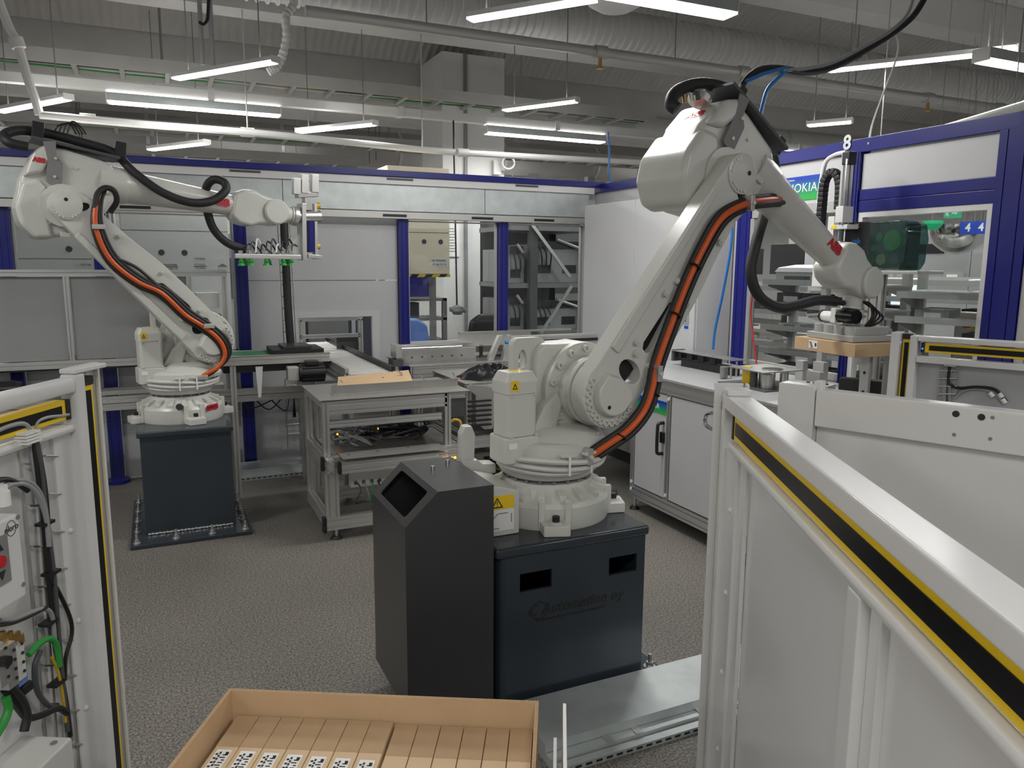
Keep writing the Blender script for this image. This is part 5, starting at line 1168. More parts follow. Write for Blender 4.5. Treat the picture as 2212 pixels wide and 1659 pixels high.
def blob(c, a, b, h, seed, nx=26, ny=14):
    rnd = random.Random(seed); ph = [rnd.uniform(0, 6) for _ in range(8)]; v = []; f = []
    for j in range(ny+1):
        for i in range(nx):
            th_ = 2*math.pi*i/nx; r_ = j/ny
            rr = 1+.10*math.sin(3*th_+ph[0])+.07*math.sin(7*th_+ph[1])
            z = h*(1-r_**3)*(1+.35*math.sin(4*th_+6*r_+ph[2])+.25*math.sin(9*th_-7*r_+ph[3]))*.8
            v.append((c[0]+a*r_*rr*math.cos(th_), c[1]+b*r_*rr*math.sin(th_), c[2]+max(0, z)))
    for j in range(ny):
        for i in range(nx): f.append((j*nx+i, j*nx+(i+1) % nx, (j+1)*nx+(i+1) % nx, (j+1)*nx+i))
    return MB().add(v, f)
blob((2.08, 4.82, .869), .26, .16, .075, 3).build('bag_body', 'black_gloss', bg, fix=False, ang=60)

# ---- conveyors and rails toward the back wall
c2 = thing('roller_conveyor', (1.2, 5.7, 0), 'aluminium conveyor running through the opening in the back wall', 'conveyor')
for x, m_ in ((1.14, 'alu'), (1.46, 'black')):
    profile((x, 5.12, .86), (x, 7.4, .86), .04, .08, 'side_rail', c2, 1, 2, m='alu')
    MB().box(x-.012, x+.012, 5.12, 7.4, .905, .935).build('guide_strip', m_, c2)
rl = proto(MB().cyl((1.16, 0, 0), (1.44, 0, 0), .016, n=10), 'roller', 'alu_dull')
for k in range(26): inst(rl, 'roller', c2, Matrix.Translation((0, 5.18+.085*k, .885)))
for y in (5.2, 6.2, 7.3):
    for x in (1.14, 1.46): profile((x, y, 0), (x, y, .82), .04, .04, 'leg', c2, up=YA)
    profile((1.16, y, .3), (1.44, y, .3), .04, .04, 'cross_member', c2)
pg = thing('portal_frame', (1.33, 6.6, .82), 'aluminium portal frame standing inside the wall opening', 'frame')
for x in (1.08, 1.60): profile((x, 6.62, 0), (x, 6.62, 1.16), .04, .04, 'upright', pg, up=YA)
profile((1.06, 6.62, 1.18), (1.62, 6.62, 1.18), .04, .06, 'crossbar', pg)
profile((1.08, 6.62, 1.02), (1.60, 6.62, 1.02), .04, .03, 'crossbar', pg)
MB().box(1.40, 1.60, 6.66, 6.67, .8, 1.0).build('dark_cover', 'dark_grey', pg)
c1 = thing('belt_conveyor', (.75, 5.75, 0), 'short belt conveyor with a black motor beside the back wall', 'conveyor')
MB().box(.40, 1.10, 5.60, 5.95, .985, .992).build('belt', 'pcb', c1)
for y in (5.585, 5.965): profile((.38, y, .965), (1.12, y, .965), .03, .06, 'side_rail', c1)
MB().box(.38, 1.12, 5.57, 5.60, .992, 1.0).build('edge_strip', 'alu', c1); MB().box(.39, 1.11, 5.605, 5.945, .88, .93).build('belt_bed', 'black', c1)
MB().prism([(0, 0), (.05, 0), (.03, -.22), (.01, -.22)], (.60, 5.58, .92), XA, ZA, YA*.01).build('bracket', 'paint_white', c1)
for x in (.45, 1.05):
    for y in (5.60, 5.95): profile((x, y, 0), (x, y, .93), .04, .04, 'leg', c1, up=YA)
mt = MB().cyl((.88, 5.50, .87), (1.06, 5.50, .87), .062, n=20).build('motor', 'black', c1)
for k in range(10): MB().obox((.90+.0*k+.08, 5.50+.064*math.cos(k*.63), .87+.064*math.sin(k*.63)), XA*.08, YA*.004, ZA*.004).build('cooling_fin', 'black', mt)
MB().box(.80, .88, 5.46, 5.54, .82, .92).build('gearbox', 'alu_dull', mt, bevel=.008)
MB().box(.93, 1.02, 5.455, 5.545, .925, .955).build('terminal_cover', 'black', mt, bevel=.004)
MB().box(.72, 1.08, 5.58, 5.92, 1.0, 1.03).build('transfer_plate', 'black', c1, bevel=.003)
MB().box(.80, 1.0, 5.62, 5.88, 1.03, 1.05).build('transfer_frame', 'darkbox', c1, bevel=.003)
# vertical cable duct of the conveyor
vd = thing('cable_riser', (.98, 5.98, 1.03), 'black cable riser with silver ladder standing on the belt conveyor', 'cable riser')
q0 = Yp(628, 735, 5.97); q1 = Yp(617, 560, 5.97)
MB().tube([(q0.x, 5.97, 1.0), (q0.x-.01, 5.97, 1.3), (q1.x, 5.97, 1.72), (q1.x, 5.98, 2.02)], .03, n=12).build('cable_hose', 'rubber', vd)
for dx in (-.045, .045): MB().cyl((q0.x+dx, 6.01, .99), (q1.x+dx, 6.01, 2.03), .004, n=6).build('side_wire', 'steel', vd)
for k in range(11): MB().cyl((q0.x-.045-.0*k, 6.01, 1.03+.09*k), (q0.x+.045, 6.01, 1.03+.09*k), .0035, n=6).build('rung', 'steel', vd)
MB().box(q0.x-.05, q0.x+.05, 5.93, 6.02, .985, 1.0).build('riser_base', 'black', vd)
# long aluminium beams and the guarded conveyor left of the robot
en = thing('guarded_conveyor', (-.5, 6.0, 0), 'long conveyor behind grey see-through guards, left of the further robot', 'conveyor')
def pe(a, b, w, h, nw=1, nh=1, **k): return profile(a, b, w, h, 'aluminium_profile', en, nw, nh, **k)
pe((-2.2, 6.0, 1.565), (.475, 6.0, 1.565), .04, .045); pe((-2.2, 6.0, .945), (.475, 6.0, .945), .04, .05)
for x in (-1.45, -.55, .22, .455): pe((x, 6.0, .97), (x, 6.0, 1.54), .03, .03, up=YA)
for x in (-1.45, -.55, .455): pe((x, 6.0, .0), (x, 6.0, .92), .04, .04, up=YA)
for x0, x1 in ((-2.2, -1.47), (-1.43, -.57), (-.53, .20)): MB().box(x0, x1, 6.005, 6.009, .975, 1.54).build('guard_pane', 'smoked', en, smooth=False)
pe((-2.2, 5.85, .705), (.98, 5.85, .705), .04, .045); pe((-2.2, 5.85, .655), (.98, 5.85, .655), .04, .045)
for x in (-1.5, .40, .96): pe((x, 5.85, .0), (x, 5.85, .63), .04, .04, up=YA)
MB().box(-2.2, .2, 6.04, 6.25, .90, .93).build('belt', 'dark_grey', en)
MB().box(-.4, .42, 6.02, 6.2, .71, .74).build('tray', 'alu_dull', en)
for x, z, m_ in ((.30, 1.05, 'dark_grey'), (.33, 1.2, 'black'), (.32, 1.36, 'paper')):
    MB().box(x-.06, x+.1, 6.05, 6.2, z-.05, z+.06).build('module', m_, en, bevel=.004)
mo = thing('conveyor_motor', (-.95, 5.75, .70), 'black ribbed motor on the long beam at the very end of the guarded conveyor', 'motor')
MB().cyl((-1.15, 5.79, .80), (-.83, 5.79, .80), .072, n=20).build('motor_body', 'black', mo)
for k in range(14): MB().obox((-.98, 5.79+.074*math.cos(k*.45), .80+.074*math.sin(k*.45)), XA*.12, YA*.004, ZA*.004).build('cooling_fin', 'black', mo)
MB().box(-1.1, -.9, 5.74, 5.84, .727, .74).build('motor_foot', 'black', mo)
hs = thing('toy_house', Yp(483, 572, 6.0), 'tiny white model house standing on the guard rail', 'ornament')
q = Yp(481, 582, 6.0); MB().box(q.x-.03, q.x+.03, 5.985, 6.015, 1.588, 1.612).build('walls', 'paper', hs); MB().prism([(-.036, 0), (.036, 0), (0, .022)], (q.x, 5.98, 1.612), XA, ZA, YA*.04).build('roof', 'cable_grey', hs)
# small wall-hung wire ladder by the bench
wl_ = thing('wire_ladder', (.85, 6.2, .2), 'small wire ladder with hanging cables low on the back wall', 'cable ladder', 'wire cable ladders')
for x in (.90, 1.0): MB().cyl((x, 6.3, .14), (x, 6.3, .72), .004, n=6).build('side_wire', 'steel', wl_)
for k in range(7): MB().cyl((.90, 6.3, .18+.08*k), (1.0, 6.3, .18+.08*k), .0035, n=6).build('rung', 'steel', wl_)
for k in range(3): MB().tube([(.5+.1*k, 5.9, .66), (.6+.12*k, 5.95, .56-.02*k), (.8+.05*k, 6.1, .60), (.95, 6.26, .62), (.95+.01*k, 6.28, .40)], .005, n=6).build('cable', 'black', wl_)

# ---- stainless guide units on a rear table
rt = thing('rear_table', (2.5, 5.8, 0), 'aluminium table with stainless guides below the wall windows', 'workbench')
for y in (5.50, 6.15):
    profile((1.72, y, .83), (3.38, y, .83), .04, .08, 'aluminium_profile', rt, 1, 2)
    for x in (1.75, 2.6, 3.35): profile((x, y, 0), (x, y, .79), .04, .04, 'leg', rt, up=YA)
MB().box(1.70, 3.40, 5.48, 6.17, .871, .877).build('table_top', 'steel_table', rt)
sg_ = thing('guide_channel', (2.1, 5.6, .88), 'stainless double guide channel standing on the rear table', 'machine part')
a_, b_ = Yp(855, 812, 5.55), Yp(1000, 800, 5.55)
MB().box(a_.x, b_.x+.1, 5.52, 5.53, .877, 1.0).build('side_plate', 'steel', sg_, bevel=.002); MB().box(a_.x+.06, b_.x+.1, 5.62, 5.63, .877, 1.03).build('side_plate', 'steel', sg_, bevel=.002)
MB().cyl((a_.x+.02, 5.575, 1.0), (b_.x, 5.575, 1.0), .018, n=12).build('round_rail', 'chrome', sg_)
for k in range(6): MB().cyl((a_.x+.12+.08*k, 5.519, .94), (a_.x+.12+.08*k, 5.5165, .94), .008, n=8).build('screw', 'dark_grey', sg_)
MB().box(a_.x-.03, a_.x+.05, 5.51, 5.64, .877, .93).build('end_block', 'dark_grey', sg_)
MB().box(a_.x-.01, a_.x+.04, 5.50, 5.65, .94, 1.04).build('end_plate', 'alu', sg_, bevel=.004)
ch = thing('stainless_chute', (2.6, 5.9, .95), 'bent stainless chute sheet beside the wall windows', 'chute')
MB().box(2.28, 2.95, 5.98, 5.985, .90, 1.06).build('chute_back', 'steel', ch); MB().box(2.28, 3.35, 5.975, 6.0, 1.06, 1.075).build('chute_edge', 'steel', ch)
MB().add([(2.20, 5.72, .985), (2.85, 5.72, .985), (2.85, 5.98, .955), (2.28, 5.98, .955), (2.20, 5.72, .981), (2.85, 5.72, .981), (2.85, 5.98, .951), (2.28, 5.98, .951)], [(0, 1, 2, 3), (7, 6, 5, 4), (0, 4, 5, 1), (1, 5, 6, 2), (2, 6, 7, 3), (3, 7, 4, 0)]).build('chute_tray', 'steel', ch)
for x in (2.4, 2.7): MB().box(x, x+.02, 5.80, 5.83, .877, .98).build('chute_leg', 'dark_grey', ch)
ex = thing('linear_axis', (2.9, 5.6, .9), 'aluminium linear axis with a blue end cap before the wall windows', 'machine part')
profile((2.56, 5.60, 1.02), (3.38, 5.60, 1.02), .06, .09, 'axis_profile', ex, 1, 2)
MB().box(2.60, 3.38, 5.565, 5.575, 1.005, 1.03).build('slide_band', 'black', ex)
MB().lathe([(.001, -.04), (.012, -.035), (.018, -.015), (.018, .03)], (2.56, 5.585, 1.018), XA, n=12).build('end_cap', 'bluehose', ex)
MB().prism([(0, 0), (.05, 0), (.13, .19), (.13, .20), (.10, .20)], (2.37, 5.575, .877), XA, ZA, YA*.05).build('gusset', 'alu', ex, bevel=.003)
MB().prism([(0, 0), (.08, 0), (.08, .2), (.05, .2)], (2.5, 5.575, .877), XA, ZA, YA*.05).build('gusset', 'alu', ex, bevel=.003)
for x in (2.75, 3.2): MB().box(x, x+.05, 5.58, 5.63, .877, .976).build('axis_support', 'alu_dull', ex)

# ================================================================ TALL CABINET AND RIGHT BENCH
tc = thing('switch_cabinet', (3.6, 5.2, 0), 'tall white electrical cabinet with flush doors in the corner of the cell', 'cabinet')
MB().box(3.47, 3.77, 4.38, 5.96, .10, 2.15).build('cabinet_body', 'panel_white', tc, bevel=.006)
MB().box(3.50, 3.75, 4.40, 5.94, 0, .10).build('plinth', 'dark_grey', tc)
for y0, y1 in ((5.175, 5.955), (4.385, 5.170)): MB().box(3.452, 3.469, y0, y1, .11, 2.145).build('door', 'panel_white', tc, bevel=.004)
for y in (5.2, 5.08):
    q = Vector((3.56, y, 2.15)); MB().cyl(q, q+ZA*.02, .012, n=10).build('eyebolt_shank', 'steel', tc)
    MB().tube([q+ZA*.045+YA*(.025*math.cos(i*.6))+ZA*(.025*math.sin(i*.6)) for i in range(11)], .006, n=8, k=3).build('lifting_eye', 'chrome', tc)
pt = MB().box(3.4495, 3.4518, 4.44, 4.53, 1.22, 1.32).build('rating_plate', 'cable_grey', tc)
MB().box(3.4490, 3.4515, 4.445, 4.49, 1.19, 1.21).build('sticker', 'sign_blue', tc)
text('CE', 'lettering', 'ink', pt, (3.4488, 4.465, 1.30), -YA, ZA, .025, depth=.0003)
for k in range(5): MB().box(3.4490, 3.4494, 4.47, 4.52, 1.24+.012*k, 1.246+.012*k).build('printed_line', 'ink', pt)
rb = thing('cabinet_bench', (3.3, 3.7, 0), 'long bench with white doors, black bow handle and slotted aluminium frame', 'workbench')
BX = 2.853
def pb(a, b, w, h, nw=1, nh=1, **k): return profile(a, b, w, h, 'aluminium_profile', rb, nw, nh, **k)
for x in (BX+.02, 3.70):
    pb((x, 2.78, .125), (x, 4.24, .125), .04, .08, 1, 2); pb((x, 2.78, .885), (x, 4.95 if x < 3 else 4.34, .885), .04, .08, 1, 2)
    for y in (2.80, 3.30, 4.22): pb((x, y, .165), (x, y, .845), .04, .04, up=XA)
    pb((min(x, 3.41), 4.93, 0), (min(x, 3.41), 4.93, .845), .04, .04, up=XA)
    for y in (2.82, 4.20): foot_at(rb, x, y, .085)
pb((BX+.02, 3.835, .165), (BX+.02, 3.835, .845), .04, .04, up=XA)
for y in (2.80, 4.22): pb((BX+.04, y, .885), (3.68, y, .885), .04, .08, 1, 2)
pb((BX+.04, 4.93, .885), (3.43, 4.93, .885), .04, .08, 1, 2)
for y in (2.80, 4.22): pb((BX+.04, y, .125), (3.68, y, .125), .04, .08, 1, 2)
MB().prism([(BX-.005, 2.77), (3.72, 2.77), (3.72, 4.36), (3.44, 4.36), (3.44, 4.96), (BX-.005, 4.96)], (0, 0, .926), XA, YA, ZA*.016).build('bench_top', 'bench_grey', rb, bevel=.002)
for y0, y1 in ((3.86, 4.195), (3.325, 3.81), (2.825, 3.275)):
    dr_ = MB().box(BX+.004, BX+.016, y0, y1, .175, .838).build('door', 'panel_white', rb, bevel=.002)
    if y0 > 3.8:
        MB().tube([(BX+.004, 3.885, .66), (BX-.035, 3.885, .655), (BX-.042, 3.885, .62), (BX-.042, 3.885, .50), (BX-.035, 3.885, .465), (BX+.004, 3.885, .46)], .011, n=10).build('bow_handle', 'black', dr_)
        MB().box(BX-.012, BX+.004, 3.865, 3.905, .53, .60).build('lock_body', 'black', dr_, bevel=.004)
for z in (.14, .19): MB().cyl((BX-.001, 4.22, z), (BX-.004, 4.22, z), .012, n=12).build('cover_cap', 'paper', rb)
for y in (3.835,):
    for z in (.20, .82): MB().cyl((BX-.001, y, z), (BX-.004, y, z), .012, n=12).build('cover_cap', 'paper', rb)
MB().box(BX+.03, 3.68, 2.83, 4.20, .17, .178).build('bottom_panel', 'panel_grey', rb)
MB().box(3.69, 3.70, 2.83, 4.20, .17, .84).build('back_panel', 'panel_grey', rb)
MB().box(BX+.04, 3.68, 4.20, 4.206, .17, .84).build('side_panel', 'panel_white', rb)
q0, q1 = Xp(1388, 855, BX), Xp(1440, 898, BX)
bs = thing('door_sign', (BX, (q0.y+q1.y)/2, .70), 'blue and green printed company sign on the bench door', 'sign')
MB().box(BX+.001, BX+.0035, q1.y, 4.19, q1.z, q0.z).build('sign_board', 'nokia_print', bs)
text('NOKIA', 'lettering', 'paper', bs, (BX+.0004, (q1.y+4.19)/2-.01, (q0.z+q1.z)/2), -YA, ZA, .05)
# things on the right bench
BT = .942
th_ = thing('pusher_rail', (3.2, 4.2, BT), 'black pusher rail with clamp blocks and a thin plate on the white bench', 'machine part')
a_, b_ = Zp(1478, 790, BT), Zp(1590, 812, BT)
dv = (b_-a_); Ld = dv.length; dv.normalize(); nv = Vector((-dv.y, dv.x, 0))
Fp = Fr(a_, dv, nv)
Fp.bp('rail_body', 'black', th_, 0, Ld, -.03, .03, BT, BT+.05, bevel=.003)
for k in range(4): Fp.bp('clamp_block', 'black', th_, -.06+.12*k, .0+.12*k, -.03, .03, BT+.055, BT+.10, bevel=.004)
Fp.bp('bar', 'dark_grey', th_, -.06, Ld, -.02, .02, BT+.05, BT+.058)
Fp.bp('cover_plate', 'steel', th_, -.08, Ld+.03, -.06, .06, BT+.102, BT+.106)
Fp.bp('end_arm', 'dark_grey', th_, -.085, -.06, -.05, .05, BT+.03, BT+.11)
th2 = thing('taping_head', (3.2, 3.3, BT), 'taping head with rollers and yellow plate on the white bench', 'machine part')
c0 = Zp(1640, 832, BT)
MB().box(c0.x-.16, c0.x+.20, c0.y-.22, c0.y+.18, BT, BT+.006).build('base_plate', 'dark_grey', th2)
for px_, py_, h_, r_, m_ in ((1563, 818, .07, .024, 'mid_grey'), (1628, 836, .085, .020, 'dark_grey'), (1656, 840, .08, .035, 'steel'), (1690, 838, .08, .018, 'steel')):
    q = Zp(px_, py_, BT); MB().cyl((q.x, q.y, BT+.006), (q.x, q.y, BT+.006+h_), r_, n=16).build('roller', m_, th2)
q = Zp(1612, 830, BT); MB().box(q.x-.008, q.x+.008, q.y-.035, q.y+.03, BT+.006, BT+.11).build('yellow_plate', 'yellow', th2)
for px_, py_ in ((1578, 820), (1590, 815), (1640, 835), (1672, 832), (1700, 835)):
    q = Zp(px_, py_, BT); MB().cyl((q.x, q.y, BT+.006), (q.x, q.y, BT+.10), .006, n=8).build('pillar', 'steel', th2)
MB().box(c0.x-.14, c0.x+.16, c0.y-.18, c0.y+.12, BT+.10, BT+.106).build('cover_plate', 'steel_table', th2, bevel=.001)
MB().cyl((c0.x, c0.y-.1, BT+.106), (c0.x, c0.y-.1, BT+.112), .06, n=24).build('plate_disc', 'chrome', th2)
th3 = thing('black_rail', (3.2, 2.95, BT), 'long black machine rail and grey slotted plate near the box-holding gripper', 'machine part')
q0, q1 = Vector((3.37, 3.0, BT)), Vector((3.50, 2.80, BT))
MB().beam((q0.x, q0.y, BT+.05), (q1.x, q1.y, BT+.05), .08, .10).build('rail', 'black', th3, bevel=.004)
q0, q1 = Vector((3.33, 3.215, BT)), Vector((3.39, 3.07, BT))
MB().beam((q0.x, q0.y, BT+.022), (q1.x, q1.y, BT+.022), .12, .044).build('slotted_plate', 'alu_dull', th3, bevel=.003)
for k in range(4): p_ = q0.lerp(q1, .15+.22*k); MB().cyl((p_.x, p_.y, BT+.044), (p_.x, p_.y, BT+.050), .010, n=8).build('screw', 'black', th3)
for px_, py_, w_, h_ in ((1760, 815, .05, .09), (1730, 800, .03, .12), (1770, 812, .04, .14)):
    q = Zp(px_, py_+20, BT); MB().box(q.x-.02, q.x+.02, q.y-w_, q.y+w_, BT, BT+h_).build('bracket', 'alu_dull', th3)
# ---- printer stand, label printer and applicator
ps = thing('printer_stand', (3.55, 3.0, BT), 'slotted aluminium column and shelf that carry the label printer', 'stand')
profile((3.60, 3.005, BT), (3.60, 3.005, 1.60), .10, .04, 'column', ps, 2, 1, up=XA)
MB().box(3.52, 3.72, 2.70, 3.33, 1.605, 1.622).build('shelf', 'alu', ps, bevel=.002)
MB().box(3.56, 3.66, 2.94, 3.07, BT, BT+.012).build('foot_plate', 'alu', ps)
lp = thing('label_printer', (3.6, 2.95, 1.622), 'label printer with a smoky green see-through cover on the stand', 'printer')
MB().prism([(-.0, 0), (.0, .262), (-.165, .262), (-.165, 0)], (3.54, 3.195, 1.623), YA, ZA, XA*.16).build('front_module', 'black', lp, bevel=.006)
cvp = [(0, 0), (0, .262), (-.19, .262), (-.23, .235), (-.245, .16), (-.235, .04), (-.21, 0)]
MB().prism(cvp, (3.53, 3.028, 1.623), YA, ZA, XA*.17).build('cover', 'teal_glass', lp, bevel=.012, seg=3)
MB().box(3.60, 3.69, 2.83, 3.02, 1.63, 1.87).build('print_unit', 'dark_grey', lp, bevel=.004)
for y, z, r_, m_ in ((2.90, 1.78, .055, 'green'), (2.98, 1.80, .022, 'pcb'), (3.02, 1.74, .018, 'pcb'), (2.96, 1.68, .03, 'card_dark'), (2.88, 1.68, .03, 'dark_grey')):
    MB().cyl((3.56, y, z), (3.60, y, z), r_, n=20).build('spool', m_, lp)
text('SQUIX', 'lettering', 'paper', lp, (3.5385, 3.14, 1.865), -YA, ZA, .028, depth=.0005, bold=.0008)
text('cab', 'lettering', 'bluehose', lp, (3.5385, 3.11, 1.78), -YA, ZA, .042, depth=.0005, bold=.002)
MB().prism([(3.08, 1.63), (3.18, 1.63), (3.15, 1.70), (3.10, 1.70)], (3.50, 0, 0), YA, ZA, XA*.035).build('peel_plate', 'beige', lp)
ap_ = thing('label_applicator', (3.415, 3.125, 1.6), 'white vertical applicator cylinder with cable chain beside the label printer', 'machine part')
MB().box(3.485, 3.525, 3.225, 3.270, 1.622, 1.92).build('mounting_plate', 'paint_white', ap_, bevel=.003)
MB().box(3.455, 3.555, 3.105, 3.225, 1.845, 1.87).build('crosshead', 'paint_white', ap_, bevel=.004)
pr_ = profile((3.485, 3.160, 1.87), (3.485, 3.160, 2.25), .04, .05, 'guide_profile', ap_, up=XA)
MB().cyl((3.455, 3.140, 1.87), (3.455, 3.140, 2.22), .008, n=10).build('piston_rod', 'chrome', ap_)
MB().box(3.445, 3.525, 3.130, 3.185, 1.88, 1.97).build('carriage', 'paint_white', ap_, bevel=.006)
MB().box(3.445, 3.505, 3.135, 3.185, 1.70, 1.78).build('stamp_block', 'alu', ap_, bevel=.004)
MB().box(3.395, 3.535, 3.085, 3.225, 1.69, 1.70).build('stamp_plate', 'alu_dull', ap_)
MB().cyl((3.475, 3.160, 1.78), (3.475, 3.160, 1.85), .014, n=10).build('piston', 'dark_grey', ap_)
MB().box(3.455, 3.515, 3.125, 3.175, 2.19, 2.26).build('cylinder_head', 'black', ap_, bevel=.006)
wt = MB().box(3.453, 3.454, 3.180, 3.210, 1.848, 1.868).build('warning_label', 'yellow', ap_)
# cable chain: links
cpts = catmull([(3.485, 3.320, 1.70), (3.485, 3.320, 1.90), (3.485, 3.317, 2.08), (3.485, 3.300, 2.14), (3.485, 3.260, 2.165), (3.485, 3.220, 2.14), (3.485, 3.200, 2.08), (3.485, 3.197, 1.96)], 4)
lk = proto(MB().obox((0, 0, 0), XA*.022, YA*.019, ZA*.013), 'chain_link', 'black', bevel=.003)
acc = 0.0
for a_, b_ in zip(cpts[:-1], cpts[1:]):
    sl = (b_-a_).length
    while acc < sl:
        q = a_.lerp(b_, acc/sl); zd = (b_-a_).normalized(); inst(lk, 'chain_link', ap_, frameM(q, XA, zd.cross(XA), zd)); acc += .0265
    acc -= sl
MB().tube([(3.485, 3.345, 1.98), (3.485, 3.340, 2.10), (3.485, 3.315, 2.22), (3.485, 3.255, 2.255), (3.485, 3.175, 2.262)], .012, n=8).build('white_hose', 'paper', ap_)
MB().box(3.475, 3.515, 3.300, 3.345, 1.622, 1.70).build('chain_foot', 'mid_grey', ap_)
cbn = thing('stack_box', (3.6, 3.45, 1.5), 'white control unit with an orange sticker and a blue lamp beside the applicator', 'control unit')
MB().box(3.60, 3.70, 3.36, 3.47, 1.52, 1.80).build('unit_body', 'paint_white', cbn, bevel=.004)
MB().box(3.64, 3.68, 3.39, 3.43, BT, 1.52).build('unit_post', 'alu', cbn)
MB().box(3.598, 3.60, 3.37, 3.46, 1.72, 1.76).build('sticker', 'orange', cbn)
MB().cyl((3.65, 3.42, 1.80), (3.65, 3.42, 1.86), .028, n=16).build('lamp', 'bluehose', cbn); MB().cyl((3.65, 3.42, 1.86), (3.65, 3.42, 1.865), .022, n=16).build('lamp_cap', 'black', cbn)
bk = thing('gripper_dock', (3.35, 2.75, BT), 'grey bracket plates with holes and black cables beside the cardboard box', 'machine part')
q = Xp(1880, 790, 3.35)
MB().box(3.30, 3.32, q.y-.035, q.y+.02, BT, 1.19).build('dock_plate', 'alu_dull', bk, bevel=.002); MB().box(3.42, 3.44, q.y-.06, q.y-.02, BT, 1.20).build('dock_plate', 'alu_dull', bk, bevel=.002)
for z in (1.0, 1.10): MB().cyl((3.299, q.y-.01, z), (3.297, q.y-.01, z), .008, n=10).build('hole', 'ink', bk)
for k in range(3): MB().tube([(3.45, q.y-.05, 1.18), (3.46, q.y-.10-.02*k, 1.14), (3.47, q.y-.13, 1.06-.02*k), (3.46, q.y-.08, 1.0)], .006, n=6).build('cable', 'black', bk)
for nm, pts, m_, lb in (('blue_hose', [Xp(1582, 470, 3.44), Xp(1578, 540, 3.44), Xp(1560, 640, 3.44), Xp(1545, 710, 3.44), Xp(1540, 755, 3.44)], 'bluehose', 'blue air hose hanging down in front of the tall white cabinet'),
                        ('blue_hose', [Yp(1313, 285, 6.15), Yp(1316, 330, 6.15), Yp(1315, 370, 6.15), Yp(1318, 392, 6.15)], 'bluehose', 'short blue air hose dropping behind the corner of the cell'),
                        ('red_cable', [Xp(1625, 640, 3.7), Xp(1622, 680, 3.7), Xp(1628, 740, 3.7), Xp(1635, 790, 3.7)], 'red', 'thin red cable hanging down before the right wall window')):
    tag(MB().tube(pts, .009 if 'blue' in nm else .005, n=8).build(nm, m_), lb, 'hose' if 'blue' in nm else 'cable')

# ================================================================ HALL BEYOND THE CELL
def hall_cabinet(x0, x1, y, z0, z1, label, m, seams, holes, tags, depth=.7):
    t = thing('test_cabinet', ((x0+x1)/2, y+depth/2, 0), label, 'machine')
    MB().box(x0, x1, y+.02, y+depth, 0 if z0 < 1 else z0, z1).build('body', m, t)
    if z0 > 1:
        for xx in (x0+.04, x1-.04): MB().box(xx-.03, xx+.03, y+depth-.08, y+depth-.02, 0, z0).build('leg', 'mid_grey', t)
    zs = [z0]+seams+[z1]
    for a, b in zip(zs[:-1], zs[1:]): MB().box(x0+.003, x1-.003, y, y+.02, a+.004, b-.004).build('front_panel', m, t, bevel=.003)
    for x, z in holes: MB().cyl((x, y-.002, z), (x, y+.003, z), .025, n=16).build('finger_hole', 'dark_grey', t)
    for x, z, s_ in tags:
        l_ = MB().box(x-.012*len(s_)/2-.01, x+.012*len(s_)/2+.01, y-.002, y, z-.018, z+.018).build('tag', 'paper', t)
        text(s_, 'lettering', 'ink', l_, (x, y-.0026, z), XA, ZA, .024, depth=.0004)
    return t
hall_cabinet(-1.05, -.30, 7.2, .9, 2.45, 'white test cabinet behind the wall, left of the blue post beside the further robot', 'cabinet_white', [1.66, 1.95], [(-.62, 1.74), (-.42, 1.74)], [(-.47, 1.615, '192.168.125.150')])
hall_cabinet(-.24, .60, 7.2, .9, 2.45, 'white test cabinet with number tags, seen behind the forearm of the further robot', 'cabinet_white', [1.55, 1.9], [(.06, 1.72), (.24, 1.72)], [(.36, 1.67, 'T103603'), (.36, 1.62, 'F116161'), (.36, 1.59, 'F222966'), (.10, 1.615, 'NE7070000080'), (.10, 1.585, '192.168.125.155')])
hc = hall_cabinet(2.15, 2.80, 7.6, 1.53, 2.6, 'beige test cabinet with a yellow and black striped lower edge behind the wall window', 'beige', [1.95], [(2.52, 1.86), (2.70, 1.86)], [(2.68, 1.67, 'NE 7070000082'), (2.68, 1.63, '192.168.125.153')], depth=.5)
MB().box(2.15, 2.80, 7.592, 7.60, 1.50, 1.53).build('hazard_strip', 'hazard', hc)
bl = thing('rolling_bench', (2.55, 8.3, 0), 'grey rolling bench with dark panels seen through the wall window', 'workbench')
for x in (2.30, 2.95): MB().box(x, x+.05, 8.25, 8.30, 0, 1.25).build('upright', 'mid_grey', bl)
for z in (.75, 1.0, 1.22): MB().box(2.30, 3.0, 8.25, 8.7, z, z+.03).build('shelf', 'mid_grey', bl)
MB().box(2.4, 2.7, 8.35, 8.55, 1.03, 1.2).build('dark_panel', 'dark_grey', bl); MB().box(2.6, 2.9, 8.45, 8.6, 1.26, 1.5).build('screen_back', 'blue', bl)
